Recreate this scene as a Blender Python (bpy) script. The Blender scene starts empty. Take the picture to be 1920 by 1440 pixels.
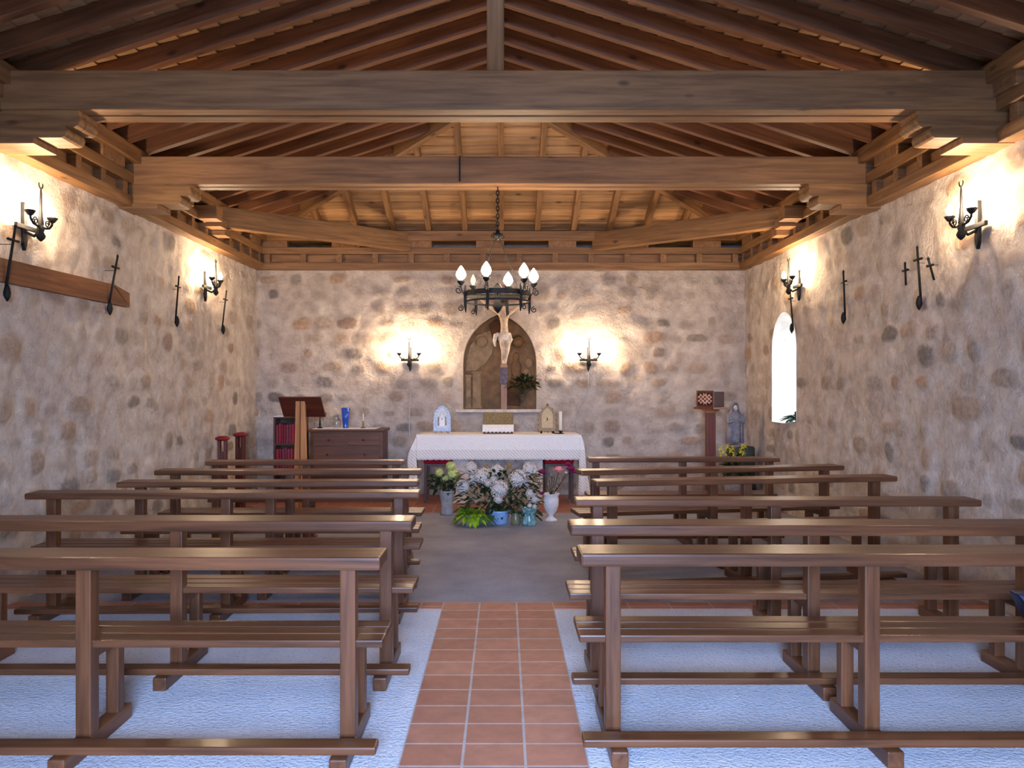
import bpy, bmesh, math, random
from mathutils import Vector, Matrix, noise, Quaternion
random.seed(7)
SC = bpy.context.scene
COL = SC.collection
F = 1480.0; CX = 945.0; CY = 722.0; H = 1.6
WL, WR, WB, WF = -3.60, 3.52, 11.5, -1.3      # inner faces of the four walls
WTOP = 3.30
PI = math.pi

def P(px, py, d):
    return Vector(((px-CX)*d/F, d, H-(py-CY)*d/F))

def lin(c):
    out = []
    for v in c[:3]:
        v /= 255.0
        out.append(v/12.92 if v <= 0.04045 else ((v+0.055)/1.055)**2.4)
    return (*out, 1.0)

# ------------------------------------------------------------------ materials
def new_mat(name):
    m = bpy.data.materials.new(name); m.use_nodes = True
    nt = m.node_tree; nt.nodes.clear()
    out = nt.nodes.new('ShaderNodeOutputMaterial')
    b = nt.nodes.new('ShaderNodeBsdfPrincipled')
    nt.links.new(b.outputs[0], out.inputs[0])
    return m, nt, b

def ramp(nt, fac, stops):
    r = nt.nodes.new('ShaderNodeValToRGB')
    el = r.color_ramp.elements
    while len(el) < len(stops): el.new(0.5)
    for e, (p, c) in zip(el, stops):
        e.position = p; e.color = c
    nt.links.new(fac, r.inputs[0])
    return r.outputs[0]

def noise_node(nt, vec, scale, detail=4, rough=0.55, dist=0.0):
    n = nt.nodes.new('ShaderNodeTexNoise')
    n.inputs['Scale'].default_value = scale; n.inputs['Detail'].default_value = detail
    n.inputs['Roughness'].default_value = rough; n.inputs['Distortion'].default_value = dist
    if vec is not None: nt.links.new(vec, n.inputs['Vector'])
    return n.outputs[0]

def mix_rgb(nt, fac, a, b, mode='MIX'):
    n = nt.nodes.new('ShaderNodeMix'); n.data_type = 'RGBA'; n.blend_type = mode
    def put(i, v):
        if hasattr(v, 'is_linked') or hasattr(v, 'links'): nt.links.new(v, n.inputs[i])
        else: n.inputs[i].default_value = v
    put(0, fac); put(6, a); put(7, b)
    return n.outputs[2]

def bump(nt, b, height, strength, dist):
    n = nt.nodes.new('ShaderNodeBump')
    n.inputs['Strength'].default_value = strength; n.inputs['Distance'].default_value = dist
    nt.links.new(height, n.inputs['Height']); nt.links.new(n.outputs[0], b.inputs['Normal'])

def plain(name, c, rough=0.6, metal=0.0, spec=0.5, var=0.12, scale=25, bstr=0.0):
    m, nt, b = new_mat(name)
    tc = nt.nodes.new('ShaderNodeTexCoord')
    f = noise_node(nt, tc.outputs['Object'], scale, 3)
    c0 = lin([max(0, v*(1-var)) for v in c]); c1 = lin([min(255, v*(1+var)) for v in c])
    nt.links.new(ramp(nt, f, [(0.3, c0), (0.7, c1)]), b.inputs['Base Color'])
    b.inputs['Roughness'].default_value = rough; b.inputs['Metallic'].default_value = metal
    b.inputs['Specular IOR Level'].default_value = spec
    if bstr: bump(nt, b, f, bstr, 0.02)
    return m

def wood(name, c0, c1, rough=0.5, coat=0.0, knots=0.0, tint=False, spec=0.4):
    m, nt, b = new_mat(name)
    tc = nt.nodes.new('ShaderNodeTexCoord'); oi = nt.nodes.new('ShaderNodeObjectInfo')
    mul = nt.nodes.new('ShaderNodeVectorMath'); mul.operation = 'SCALE'
    mul.inputs[0].default_value = (7.0, 13.0, 5.0); nt.links.new(oi.outputs['Random'], mul.inputs['Scale'])
    add = nt.nodes.new('ShaderNodeVectorMath'); add.operation = 'ADD'
    nt.links.new(tc.outputs['Object'], add.inputs[0]); nt.links.new(mul.outputs[0], add.inputs[1])
    mp = nt.nodes.new('ShaderNodeMapping'); mp.inputs['Scale'].default_value = (0.9, 14, 14)
    nt.links.new(add.outputs[0], mp.inputs['Vector'])
    f = noise_node(nt, mp.outputs[0], 1.6, 6, 0.6, 0.6)
    col = ramp(nt, f, [(0.28, lin(c0)), (0.72, lin(c1))])
    mp2 = nt.nodes.new('ShaderNodeMapping'); mp2.inputs['Scale'].default_value = (0.8, 2.2, 2.2)
    nt.links.new(add.outputs[0], mp2.inputs['Vector'])
    f2 = noise_node(nt, mp2.outputs[0], 1.1, 2)
    col = mix_rgb(nt, 1.0, col, ramp(nt, f2, [(0.3, (0.72, 0.72, 0.72, 1)), (0.7, (1.15, 1.12, 1.08, 1))]), 'MULTIPLY')
    if knots:
        mp3 = nt.nodes.new('ShaderNodeMapping'); mp3.inputs['Scale'].default_value = (1.0, 2.2, 2.2)
        nt.links.new(add.outputs[0], mp3.inputs['Vector'])
        v = nt.nodes.new('ShaderNodeTexVoronoi'); v.inputs['Scale'].default_value = 2.1
        nt.links.new(mp3.outputs[0], v.inputs['Vector'])
        k = ramp(nt, v.outputs['Distance'], [(0.05, (knots, knots, knots, 1)), (0.13, (0, 0, 0, 1))])
        sep = nt.nodes.new('ShaderNodeSeparateColor'); nt.links.new(k, sep.inputs[0])
        col = mix_rgb(nt, sep.outputs[0], col, lin([v_*0.38 for v_ in c0]))
    if tint:
        at = nt.nodes.new('ShaderNodeAttribute'); at.attribute_name = 'tint'
        col = mix_rgb(nt, 1.0, col, at.outputs['Color'], 'MULTIPLY')
    nt.links.new(col, b.inputs['Base Color'])
    b.inputs['Roughness'].default_value = rough
    b.inputs['Specular IOR Level'].default_value = spec
    if coat:
        b.inputs['Coat Weight'].default_value = coat; b.inputs['Coat Roughness'].default_value = 0.15
    bump(nt, b, f, 0.25, 0.004)
    return m

def stone_mat():
    m, nt, b = new_mat('rubble_stone_wall')
    tc = nt.nodes.new('ShaderNodeTexCoord'); vec = tc.outputs['Object']
    a1 = nt.nodes.new('ShaderNodeAttribute'); a1.attribute_name = 'stone'
    sep = nt.nodes.new('ShaderNodeSeparateColor'); nt.links.new(a1.outputs['Color'], sep.inputs[0])
    mort = ramp(nt, noise_node(nt, vec, 5.5, 6, 0.65), [(0.3, lin((176, 160, 146))), (0.5, lin((206, 191, 176))), (0.72, lin((224, 212, 198)))])
    stc = ramp(nt, sep.outputs[1], [(0.0, lin((136, 128, 121))), (0.22, lin((176, 161, 144))), (0.48, lin((194, 164, 138))), (0.75, lin((190, 178, 163))), (1.0, lin((164, 138, 122)))])
    stc = mix_rgb(nt, 1.0, stc, ramp(nt, noise_node(nt, vec, 16, 5, 0.7), [(0.3, (0.74, 0.73, 0.72, 1)), (0.7, (1.14, 1.13, 1.12, 1))]), 'MULTIPLY')
    # ragged transition between mortar and stone
    ns = noise_node(nt, vec, 22, 5, 0.7)
    ma = nt.nodes.new('ShaderNodeMath'); ma.operation = 'MULTIPLY_ADD'
    nt.links.new(ns, ma.inputs[0]); ma.inputs[1].default_value = 0.9
    nt.links.new(sep.outputs[0], ma.inputs[2])
    f = nt.nodes.new('ShaderNodeMapRange'); f.interpolation_type = 'SMOOTHSTEP'
    f.inputs[1].default_value = 0.66; f.inputs[2].default_value = 1.3
    nt.links.new(ma.outputs[0], f.inputs[0])
    col = mix_rgb(nt, f.outputs[0], mort, stc)
    nt.links.new(col, b.inputs['Base Color'])
    b.inputs['Roughness'].default_value = 0.93; b.inputs['Specular IOR Level'].default_value = 0.15
    h = noise_node(nt, vec, 14, 8, 0.68, 0.4)
    bump(nt, b, h, 0.85, 0.07)
    return m

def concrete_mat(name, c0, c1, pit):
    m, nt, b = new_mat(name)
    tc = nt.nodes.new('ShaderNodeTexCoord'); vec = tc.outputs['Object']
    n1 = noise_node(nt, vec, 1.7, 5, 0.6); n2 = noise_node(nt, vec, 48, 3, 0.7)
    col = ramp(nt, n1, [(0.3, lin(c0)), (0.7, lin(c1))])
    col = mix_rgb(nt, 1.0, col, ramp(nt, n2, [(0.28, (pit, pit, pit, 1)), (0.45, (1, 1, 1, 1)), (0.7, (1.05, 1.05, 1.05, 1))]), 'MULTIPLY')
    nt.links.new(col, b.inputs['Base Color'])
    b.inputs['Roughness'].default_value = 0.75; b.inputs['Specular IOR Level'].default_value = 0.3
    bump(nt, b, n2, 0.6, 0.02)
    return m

def tile_mat(name, bw, rh, c0, c1, grout, msize=0.007):
    m, nt, b = new_mat(name)
    tc = nt.nodes.new('ShaderNodeTexCoord')
    br = nt.nodes.new('ShaderNodeTexBrick'); br.offset = 0.0; br.squash = 1.0
    br.inputs['Scale'].default_value = 1.0; br.inputs['Brick Width'].default_value = bw; br.inputs['Row Height'].default_value = rh
    br.inputs['Mortar Size'].default_value = msize; br.inputs['Mortar Smooth'].default_value = 0.2
    br.inputs['Color1'].default_value = lin(c0); br.inputs['Color2'].default_value = lin(c1); br.inputs['Mortar'].default_value = lin(grout)
    nt.links.new(tc.outputs['Object'], br.inputs['Vector'])
    n = noise_node(nt, tc.outputs['Object'], 9, 5, 0.65)
    col = mix_rgb(nt, 1.0, br.outputs['Color'], ramp(nt, n, [(0.3, (0.82, 0.82, 0.82, 1)), (0.7, (1.12, 1.12, 1.12, 1))]), 'MULTIPLY')
    nt.links.new(col, b.inputs['Base Color'])
    b.inputs['Roughness'].default_value = 0.55; b.inputs['Specular IOR Level'].default_value = 0.3
    inv = nt.nodes.new('ShaderNodeMath'); inv.operation = 'SUBTRACT'; inv.inputs[0].default_value = 1.0
    nt.links.new(br.outputs['Fac'], inv.inputs[1]); bump(nt, b, inv.outputs[0], 0.4, 0.004)
    return m

def emit_mat(name, c, s):
    m = bpy.data.materials.new(name); m.use_nodes = True
    nt = m.node_tree; nt.nodes.clear()
    out = nt.nodes.new('ShaderNodeOutputMaterial'); e = nt.nodes.new('ShaderNodeEmission')
    e.inputs[0].default_value = (*c, 1); e.inputs[1].default_value = s
    nt.links.new(e.outputs[0], out.inputs[0])
    return m

def clear_glass(name, tint=(0.96, 0.98, 0.98), gloss=0.1):
    m = bpy.data.materials.new(name); m.use_nodes = True
    nt = m.node_tree; nt.nodes.clear()
    out = nt.nodes.new('ShaderNodeOutputMaterial')
    t = nt.nodes.new('ShaderNodeBsdfTransparent'); t.inputs[0].default_value = (*tint, 1)
    g = nt.nodes.new('ShaderNodeBsdfGlossy'); g.inputs['Roughness'].default_value = 0.05
    lw = nt.nodes.new('ShaderNodeLayerWeight'); lw.inputs[0].default_value = 0.25
    ad = nt.nodes.new('ShaderNodeMath'); ad.operation = 'MULTIPLY_ADD'; ad.inputs[1].default_value = 0.7; ad.inputs[2].default_value = gloss
    nt.links.new(lw.outputs['Facing'], ad.inputs[0])
    mx = nt.nodes.new('ShaderNodeMixShader')
    nt.links.new(ad.outputs[0], mx.inputs[0]); nt.links.new(t.outputs[0], mx.inputs[1]); nt.links.new(g.outputs[0], mx.inputs[2])
    nt.links.new(mx.outputs[0], out.inputs[0])
    return m

def lace_mat(name, z_band=None):
    """white linen; a crocheted band of diagonal openwork below z_band (object space)"""
    m, nt, b = new_mat(name)
    tc = nt.nodes.new('ShaderNodeTexCoord')
    n = noise_node(nt, tc.outputs['Object'], 60, 3)
    col = ramp(nt, n, [(0.3, lin((226, 220, 214))), (0.7, lin((240, 236, 230)))])
    if z_band is not None:
        s = nt.nodes.new('ShaderNodeSeparateXYZ'); nt.links.new(tc.outputs['Object'], s.inputs[0])
        w = nt.nodes.new('ShaderNodeTexWave'); w.wave_type = 'BANDS'; w.bands_direction = 'DIAGONAL'
        w.inputs['Scale'].default_value = 14; w.inputs['Distortion'].default_value = 0.3
        nt.links.new(tc.outputs['Object'], w.inputs['Vector'])
        lt = nt.nodes.new('ShaderNodeMath'); lt.operation = 'LESS_THAN'; lt.inputs[1].default_value = z_band
        nt.links.new(s.outputs[2], lt.inputs[0])
        mu = nt.nodes.new('ShaderNodeMath'); mu.operation = 'MULTIPLY'
        nt.links.new(lt.outputs[0], mu.inputs[0]); nt.links.new(w.outputs['Fac'], mu.inputs[1])
        sc = nt.nodes.new('ShaderNodeMath'); sc.operation = 'MULTIPLY'; sc.inputs[1].default_value = 0.55
        nt.links.new(mu.outputs[0], sc.inputs[0])
        col = mix_rgb(nt, sc.outputs[0], col, lin((172, 158, 148)))
    nt.links.new(col, b.inputs['Base Color'])
    b.inputs['Roughness'].default_value = 0.9; b.inputs['Specular IOR Level'].default_value = 0.1
    return m

M = {}
M['stone'] = stone_mat()
M['plaster'] = plain('reveal_plaster', (226, 220, 212), 0.9, 0, 0.1, 0.06, 9, 0.4)
M['roof'] = wood('roof_pine', (102, 70, 42), (162, 120, 76), 0.6, 0, 0.8)
M['rafter'] = wood('dark_rafter_pine', (84, 49, 31), (134, 90, 60), 0.65, 0, 0.8)
M['plank'] = wood('roof_plank_pine', (146, 108, 74), (204, 164, 120), 0.6, 0, 0.7, tint=True)
M['tie'] = wood('tie_beam_pine', (108, 76, 48), (162, 120, 80), 0.6, 0, 0.8)
M['pew'] = wood('varnished_pew_wood', (66, 39, 23), (112, 70, 43), 0.38, 0.09, 0.35, False, 0.25)
M['dark'] = wood('dark_walnut_wood', (58, 34, 22), (92, 56, 36), 0.42, 0.15)
M['red_wood'] = wood('reddish_mahogany_wood', (64, 24, 15), (106, 46, 28), 0.5, 0.05)
M['pine'] = wood('light_pine_post', (158, 100, 58), (204, 146, 92), 0.45, 0.1)
M['chest'] = wood('chest_brown_wood', (78, 44, 24), (112, 70, 40), 0.45, 0.1)
M['lintel'] = wood('old_lintel_oak', (92, 58, 34), (142, 94, 58), 0.8, 0, 0.6)
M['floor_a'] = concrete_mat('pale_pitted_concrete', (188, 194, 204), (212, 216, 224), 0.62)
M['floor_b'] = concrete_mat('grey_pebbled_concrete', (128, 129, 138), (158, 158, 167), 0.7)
M['tile'] = tile_mat('terracotta_path_tile', 0.268, 0.208, (178, 122, 98), (162, 106, 84), (178, 166, 160))
M['tile_b'] = tile_mat('terracotta_chancel_tile', 0.3, 0.3, (176, 116, 92), (160, 100, 78), (170, 150, 140))
M['iron'] = plain('wrought_iron', (17, 17, 18), 0.65, 0.1, 0.3, 0.2, 30, 0.2)
M['bulb'] = emit_mat('lit_bulb', (1.0, 0.73, 0.47), 900)
M['bulb_c'] = emit_mat('lit_chandelier_bulb', (1.0, 0.74, 0.48), 200)
M['bulb_dim'] = emit_mat('dim_bulb', (1.0, 0.62, 0.34), 2.5)
M['candle'] = plain('cream_candle_sleeve', (222, 206, 178), 0.5)
M['linen'] = lace_mat('white_linen', None)
M['altar_cloth'] = lace_mat('altar_linen_with_crochet', -0.19)
M['altar_stone'] = plain('altar_grey_stone', (160, 150, 142), 0.9, 0, 0.1, 0.14, 14, 0.5)
M['altar_pale'] = plain('altar_pale_stone', (206, 192, 180), 0.9, 0, 0.1, 0.1, 12, 0.4)
M['velvet'] = plain('crimson_velvet', (150, 14, 34), 0.85, 0, 0.2, 0.15, 30)
M['cushion'] = plain('dark_red_cushion', (128, 24, 34), 0.6, 0, 0.3, 0.15, 30)
M['relief'] = plain('bronze_brown_relief', (112, 82, 48), 0.6, 0.15, 0.3, 0.22, 7, 0.4)
M['relief_pale'] = plain('pale_brown_relief', (144, 118, 84), 0.65, 0.05, 0.3, 0.16, 9, 0.3)
M['relief_dark'] = plain('dark_brown_relief', (80, 52, 32), 0.7, 0, 0.2, 0.2, 9)
M['ivory'] = plain('aged_ivory_figure', (200, 176, 150), 0.55, 0, 0.4, 0.14, 18)
M['loin'] = plain('pale_loincloth', (220, 204, 184), 0.8, 0, 0.2, 0.1, 30)
M['hair'] = plain('dark_carved_hair', (60, 44, 34), 0.7)
M['cross_wood'] = wood('pale_cross_wood', (150, 112, 88), (190, 152, 124), 0.6)
M['violet'] = plain('grey_violet_cloth', (106, 96, 104), 0.85, 0, 0.2, 0.15, 20)
M['silver'] = plain('silvered_frame', (150, 158, 172), 0.4, 0.4, 0.5, 0.18, 60, 0.3)
M['card'] = plain('printed_card', (206, 210, 212), 0.6, 0, 0.3, 0.14, 70)
M['gilt'] = plain('dull_gilt_frame', (128, 106, 76), 0.45, 0.4, 0.5, 0.22, 60, 0.3)
M['card_tan'] = plain('yellowed_card', (200, 176, 136), 0.65, 0, 0.3, 0.1, 60)
M['brocade'] = plain('olive_brocade', (118, 108, 82), 0.7, 0.1, 0.3, 0.25, 55)
M['wax'] = plain('white_wax', (232, 222, 200), 0.5, 0, 0.4, 0.04)
M['blue_glass'] = plain('cobalt_blue_glass', (26, 76, 178), 0.12, 0, 0.6, 0.12, 12)
M['glass'] = clear_glass('clear_glass')
M['win_glass'] = clear_glass('window_glass', (0.95, 0.98, 1.0), 0.05)
M['brass'] = plain('dull_brass', (150, 120, 72), 0.35, 0.8)
M['book'] = plain('red_book_cloth', (146, 22, 36), 0.55, 0, 0.4, 0.15, 20)
M['book_1'] = plain('dark_red_book_cloth', (112, 16, 30), 0.55, 0, 0.4, 0.15, 20); M['book_2'] = plain('plum_book_cloth', (122, 38, 56), 0.55, 0, 0.4, 0.15, 20)
M['paper'] = plain('white_paper', (238, 236, 232), 0.8, 0, 0.2, 0.03)
M['box_wood'] = wood('near_black_mahogany', (34, 14, 12), (54, 24, 18), 0.65, 0, 0, False, 0.15)
M['lattice'] = plain('pale_fretwork', (204, 158, 136), 0.6, 0, 0.3, 0.1, 40)
M['statue'] = plain('grey_plaster_statue', (130, 125, 128), 0.7, 0, 0.2, 0.14, 16, 0.2)
M['skin_st'] = plain('pale_plaster_face', (206, 190, 180), 0.6)
M['dark_cloth'] = plain('dark_green_grey_cloth', (58, 62, 56), 0.85, 0, 0.2, 0.18, 10)
M['leaf'] = plain('mid_green_leaf', (62, 88, 46), 0.5, 0, 0.4, 0.3, 6)
M['leaf_dark'] = plain('dark_green_leaf', (30, 48, 26), 0.5, 0, 0.4, 0.3, 6)
M['leaf_lime'] = plain('lime_green_leaf', (122, 150, 34), 0.5, 0, 0.4, 0.28, 8)
M['leaf_teal'] = plain('blue_green_leaf', (44, 92, 76), 0.4, 0, 0.5, 0.25, 8)
M['petal_white'] = plain('white_petal', (202, 192, 182), 0.75, 0, 0.2, 0.1, 40)
M['petal_green'] = plain('greenish_petal', (186, 192, 116), 0.75, 0, 0.2, 0.15, 30)
M['petal_yellow'] = plain('yellow_petal', (210, 196, 60), 0.7, 0, 0.2, 0.14, 30)
M['petal_pink'] = plain('pink_petal', (232, 140, 142), 0.7, 0, 0.2, 0.1, 40)
M['petal_mag'] = plain('magenta_petal', (132, 30, 74), 0.75, 0, 0.2, 0.18, 40)
M['dried'] = plain('dried_tan_plume', (156, 124, 86), 0.85, 0, 0.1, 0.2, 30)
M['stem'] = plain('dark_stem', (52, 50, 34), 0.7)
M['pot_blue'] = plain('light_blue_pot', (132, 160, 196), 0.4, 0, 0.5, 0.1, 10)
M['pot_grey'] = plain('grey_stone_pot', (140, 136, 136), 0.85, 0, 0.2, 0.12, 14, 0.3)
M['pot_olive'] = plain('olive_glazed_jar', (110, 106, 78), 0.35, 0, 0.5, 0.14, 10)
M['wrap'] = plain('teal_foil_wrap', (128, 166, 164), 0.28, 0.35, 0.6, 0.25, 22, 0.3)
M['urn'] = plain('white_ceramic_urn', (216, 206, 200), 0.45, 0, 0.5, 0.05)
M['navy'] = plain('navy_leather', (16, 24, 48), 0.4, 0, 0.5, 0.2, 20, 0.2)
M['soil'] = plain('dark_soil', (44, 34, 28), 0.95)
M['cable'] = plain('pale_cable', (190, 178, 168), 0.6)
M['ground'] = plain('outside_grass', (96, 108, 66), 0.95, 0, 0.1, 0.2, 2)
M['door_wood'] = wood('door_oak', (70, 46, 30), (104, 72, 48), 0.6)

# ------------------------------------------------------------------ geometry helpers
def link(name, me, mat=None, parent=None, matrix=None, smooth=False):
    o = bpy.data.objects.new(name, me); COL.objects.link(o)
    if mat is not None: me.materials.append(M[mat] if isinstance(mat, str) else mat)
    if parent is not None: o.parent = parent
    if matrix is not None: o.matrix_local = matrix
    if smooth: me.polygons.foreach_set('use_smooth', [True]*len(me.polygons))
    return o

class MB:
    """collects verts and faces of one mesh"""
    def __init__(s): s.v = []; s.f = []
    def add(s, vs, fs):
        b = len(s.v); s.v += [Vector(v) for v in vs]; s.f += [tuple(b+i for i in f) for f in fs]
    def box(s, lo, hi):
        x0, y0, z0 = lo; x1, y1, z1 = hi
        s.add([(x0,y0,z0),(x1,y0,z0),(x1,y1,z0),(x0,y1,z0),(x0,y0,z1),(x1,y0,z1),(x1,y1,z1),(x0,y1,z1)],
              [(3,2,1,0),(4,5,6,7),(0,1,5,4),(1,2,6,5),(2,3,7,6),(3,0,4,7)])
    def hexa(s, vs):
        s.add(vs, [(3,2,1,0),(4,5,6,7),(0,1,5,4),(1,2,6,5),(2,3,7,6),(3,0,4,7)])
    def tube(s, pts, r, seg=8):
        pts = [Vector(p) for p in pts]; n = len(pts)
        rs = list(r) if isinstance(r, (list, tuple)) else [r]*n
        rings = []; up = None
        for i, p in enumerate(pts):
            t = (pts[min(i+1, n-1)]-pts[max(i-1, 0)])
            t = t.normalized() if t.length > 1e-9 else Vector((0,0,1))
            if up is None:
                up = t.cross(Vector((0,0,1)) if abs(t.z) < 0.9 else Vector((1,0,0))).normalized()
            else:
                up = (up - t*up.dot(t)); up = up.normalized() if up.length > 1e-6 else t.orthogonal().normalized()
            w = t.cross(up)
            rings.append([p+(up*math.cos(2*PI*k/seg)+w*math.sin(2*PI*k/seg))*rs[i] for k in range(seg)])
        b = len(s.v)
        for rg in rings: s.v += rg
        for i in range(n-1):
            for k in range(seg):
                a = b+i*seg+k; c = b+i*seg+(k+1) % seg
                s.f.append((a, c, c+seg, a+seg))
        s.f.append(tuple(b+k for k in reversed(range(seg)))); s.f.append(tuple(b+(n-1)*seg+k for k in range(seg)))
    def lathe(s, prof, seg=20, c=(0,0,0), sx=1, sy=1):
        c = Vector(c); b = len(s.v); n = len(prof)
        for r, z in prof:
            for k in range(seg):
                a = 2*PI*k/seg
                s.v.append(c+Vector((r*math.cos(a)*sx, r*math.sin(a)*sy, z)))
        for i in range(n-1):
            for k in range(seg):
                a = b+i*seg+k; d = b+i*seg+(k+1) % seg
                s.f.append((a, d, d+seg, a+seg))
        s.f.append(tuple(b+k for k in reversed(range(seg)))); s.f.append(tuple(b+(n-1)*seg+k for k in range(seg)))
    def prism(s, poly, axis, a0, a1):
        """poly in the two axes other than AXIS (cyclic order), extruded a0..a1 along AXIS"""
        n = len(poly); b = len(s.v)
        for a in (a0, a1):
            for (p, q) in poly:
                s.v.append(Vector((a, p, q) if axis == 'x' else (p, a, q) if axis == 'y' else (p, q, a)))
        s.f.append(tuple(b+i for i in range(n))); s.f.append(tuple(b+n+i for i in reversed(range(n))))
        for i in range(n):
            j = (i+1) % n
            s.f.append((b+j, b+i, b+n+i, b+n+j))
    def ball(s, c, r, seg=12, rings=8, sc=(1,1,1)):
        c = Vector(c); prof = [(max(1e-4, math.sin(PI*i/rings)), -math.cos(PI*i/rings)) for i in range(rings+1)]
        b = len(s.v)
        for rr, z in prof:
            for k in range(seg):
                a = 2*PI*k/seg
                s.v.append(c+Vector((rr*math.cos(a)*r*sc[0], rr*math.sin(a)*r*sc[1], z*r*sc[2])))
        for i in range(rings):
            for k in range(seg):
                a = b+i*seg+k; d = b+i*seg+(k+1) % seg
                s.f.append((a, d, d+seg, a+seg))
    def build(s, name, mat, parent=None, smooth=False, matrix=None, bevel=0.0, fix=True):
        me = bpy.data.meshes.new(name)
        me.from_pydata([tuple(v) for v in s.v], [], s.f)
        if fix or bevel:
            bm = bmesh.new(); bm.from_mesh(me)
            if fix: bmesh.ops.recalc_face_normals(bm, faces=bm.faces)
            if bevel:
                ed = [e for e in bm.edges if len(e.link_faces) == 2 and e.calc_face_angle(0) > 0.7]
                bmesh.ops.bevel(bm, geom=ed, offset=bevel, segments=2, affect='EDGES', profile=0.6)
            bm.to_mesh(me); bm.free()
        me.update()
        return link(name, me, mat, parent, matrix, smooth)

def board(name, p0, p1, w, h, mat, parent=None, up=(0,0,1), bevel=0.006):
    """a timber from p0 to p1: local X along it, W across, H in the UP direction; centred on the axis"""
    p0 = Vector(p0); p1 = Vector(p1); L = (p1-p0).length
    x = (p1-p0).normalized(); y = Vector(up).cross(x).normalized(); z = x.cross(y)
    mtx = Matrix((x, y, z)).transposed().to_4x4(); mtx.translation = (p0+p1)/2
    mb = MB(); mb.box((-L/2, -w/2, -h/2), (L/2, w/2, h/2))
    return mb.build(name, mat, parent, matrix=mtx, bevel=min(bevel, 0.3*min(w, h)), fix=False)

def boxp(name, lo, hi, mat, parent=None, bevel=0.004):
    """axis aligned box; local X runs along its longest side so that the grain does too"""
    lo = Vector(lo); hi = Vector(hi); c = (lo+hi)/2; d = hi-lo
    ax = max(range(3), key=lambda i: d[i])
    if ax == 0: return board(name, (lo.x, c.y, c.z), (hi.x, c.y, c.z), d.y, d.z, mat, parent, (0,0,1), bevel)
    if ax == 1: return board(name, (c.x, lo.y, c.z), (c.x, hi.y, c.z), d.x, d.z, mat, parent, (0,0,1), bevel)
    return board(name, (c.x, c.y, lo.z), (c.x, c.y, hi.z), d.x, d.y, mat, parent, (0,1,0), bevel)

def tag(o, label, cat, group=None):
    o['label'] = label; o['category'] = cat
    if group: o['group'] = group
    return o
def thing(name, label, cat, loc=(0,0,0), rz=0.0, group=None):
    o = bpy.data.objects.new(name, None); COL.objects.link(o)
    o.empty_display_size = 0.1
    o.location = loc; o.rotation_euler = (0, 0, rz)
    return tag(o, label, cat, group)
def struct(o):
    o['kind'] = 'structure'; return o
def sname(name, loc=(0,0,0)):
    o = bpy.data.objects.new(name, None); COL.objects.link(o); o.location = loc
    return struct(o)

# ------------------------------------------------------------------ stone walls
def stone_field(u, v, seed):
    """rubble: (mask 0..1, tint 0..1) at wall coordinate u (along), v (up)"""
    wu = u + 0.05*noise.noise(Vector((u*3.1, v*3.1, seed))); wv = v + 0.04*noise.noise(Vector((u*3.3+9, v*3.3, seed+5)))
    rh = 0.215; row = math.floor(wv/rh); best = (9, None)
    for r in (row-1, row, row+1):
        off = (math.sin(r*12.9898+seed*3.7)*43758.5453) % 1.0
        cw = 0.30 + 0.10*((math.sin(r*78.233+seed)*1357.9) % 1.0)
        cu = math.floor(wu/cw+off)
        for c in (cu-1, cu, cu+1):
            h1 = (math.sin(r*127.1+c*311.7+seed*17)*43758.5453) % 1.0
            h2 = (math.sin(r*269.5+c*183.3+seed*13)*43758.5453) % 1.0
            h3 = (math.sin(r*419.2+c*371.9+seed*7)*43758.5453) % 1.0
            pu = (c+0.5-off+0.34*(h1-0.5))*cw; pv = (r+0.5+0.3*(h2-0.5))*rh
            ax = cw*(0.22+0.30*h3); ay = rh*(0.24+0.24*h1)
            dx = abs(wu-pu)/ax; dy = abs(wv-pv)/ay
            d = (dx**2.6+dy**2.6)**(1/2.6)
            if d < best[0]: best = (d, (h1, h2, h3))
    d, hs = best
    m = max(0.0, min(1.0, (1.35-d)/0.7))
    return m*(0.18+0.82*hs[1]**1.3), (hs[2]*7.3+hs[0]*3.1) % 1.0

def arch_outline(c, w, z0, zs, rise, n=14):
    """closed pointed arch as (u, z), from the lower left corner anticlockwise"""
    pts = []
    k = 8
    for i in range(k): pts.append((c-w+2*w*i/k, z0))
    for i in range(k): pts.append((c+w, z0+(zs-z0)*i/k))
    R = (w*w+rise*rise)/(2*w); cc = c+w-R
    a1 = math.asin(min(1.0, rise/R)) if rise <= R else PI/2
    if rise > R: a1 = PI - math.asin(rise/R)
    right = []
    for i in range(n+1):
        a = a1*i/n
        right.append((cc+R*math.cos(a), zs+R*math.sin(a)))
    pts += right
    pts += [(2*c-u, z) for (u, z) in reversed(right[:-1])]
    for i in range(1, k): pts.append((c-w, zs+(z0-zs)*i/k))
    return pts

def inside(poly, u, v):
    r = False; n = len(poly); j = n-1
    for i in range(n):
        (x0, y0), (x1, y1) = poly[i], poly[j]
        if (y0 > v) != (y1 > v) and u < (x1-x0)*(v-y0)/(y1-y0)+x0: r = not r
        j = i
    return r
def nearest(poly, u, v):
    best = None
    for i in range(len(poly)):
        a = Vector(poly[i]); b = Vector(poly[(i+1) % len(poly)]); p = Vector((u, v)); ab = b-a
        t = max(0, min(1, (p-a).dot(ab)/max(1e-9, ab.length_squared))); q = a+ab*t
        d = (q-p).length
        if best is None or d < best[0]: best = (d, q)
    return best[1]

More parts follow.
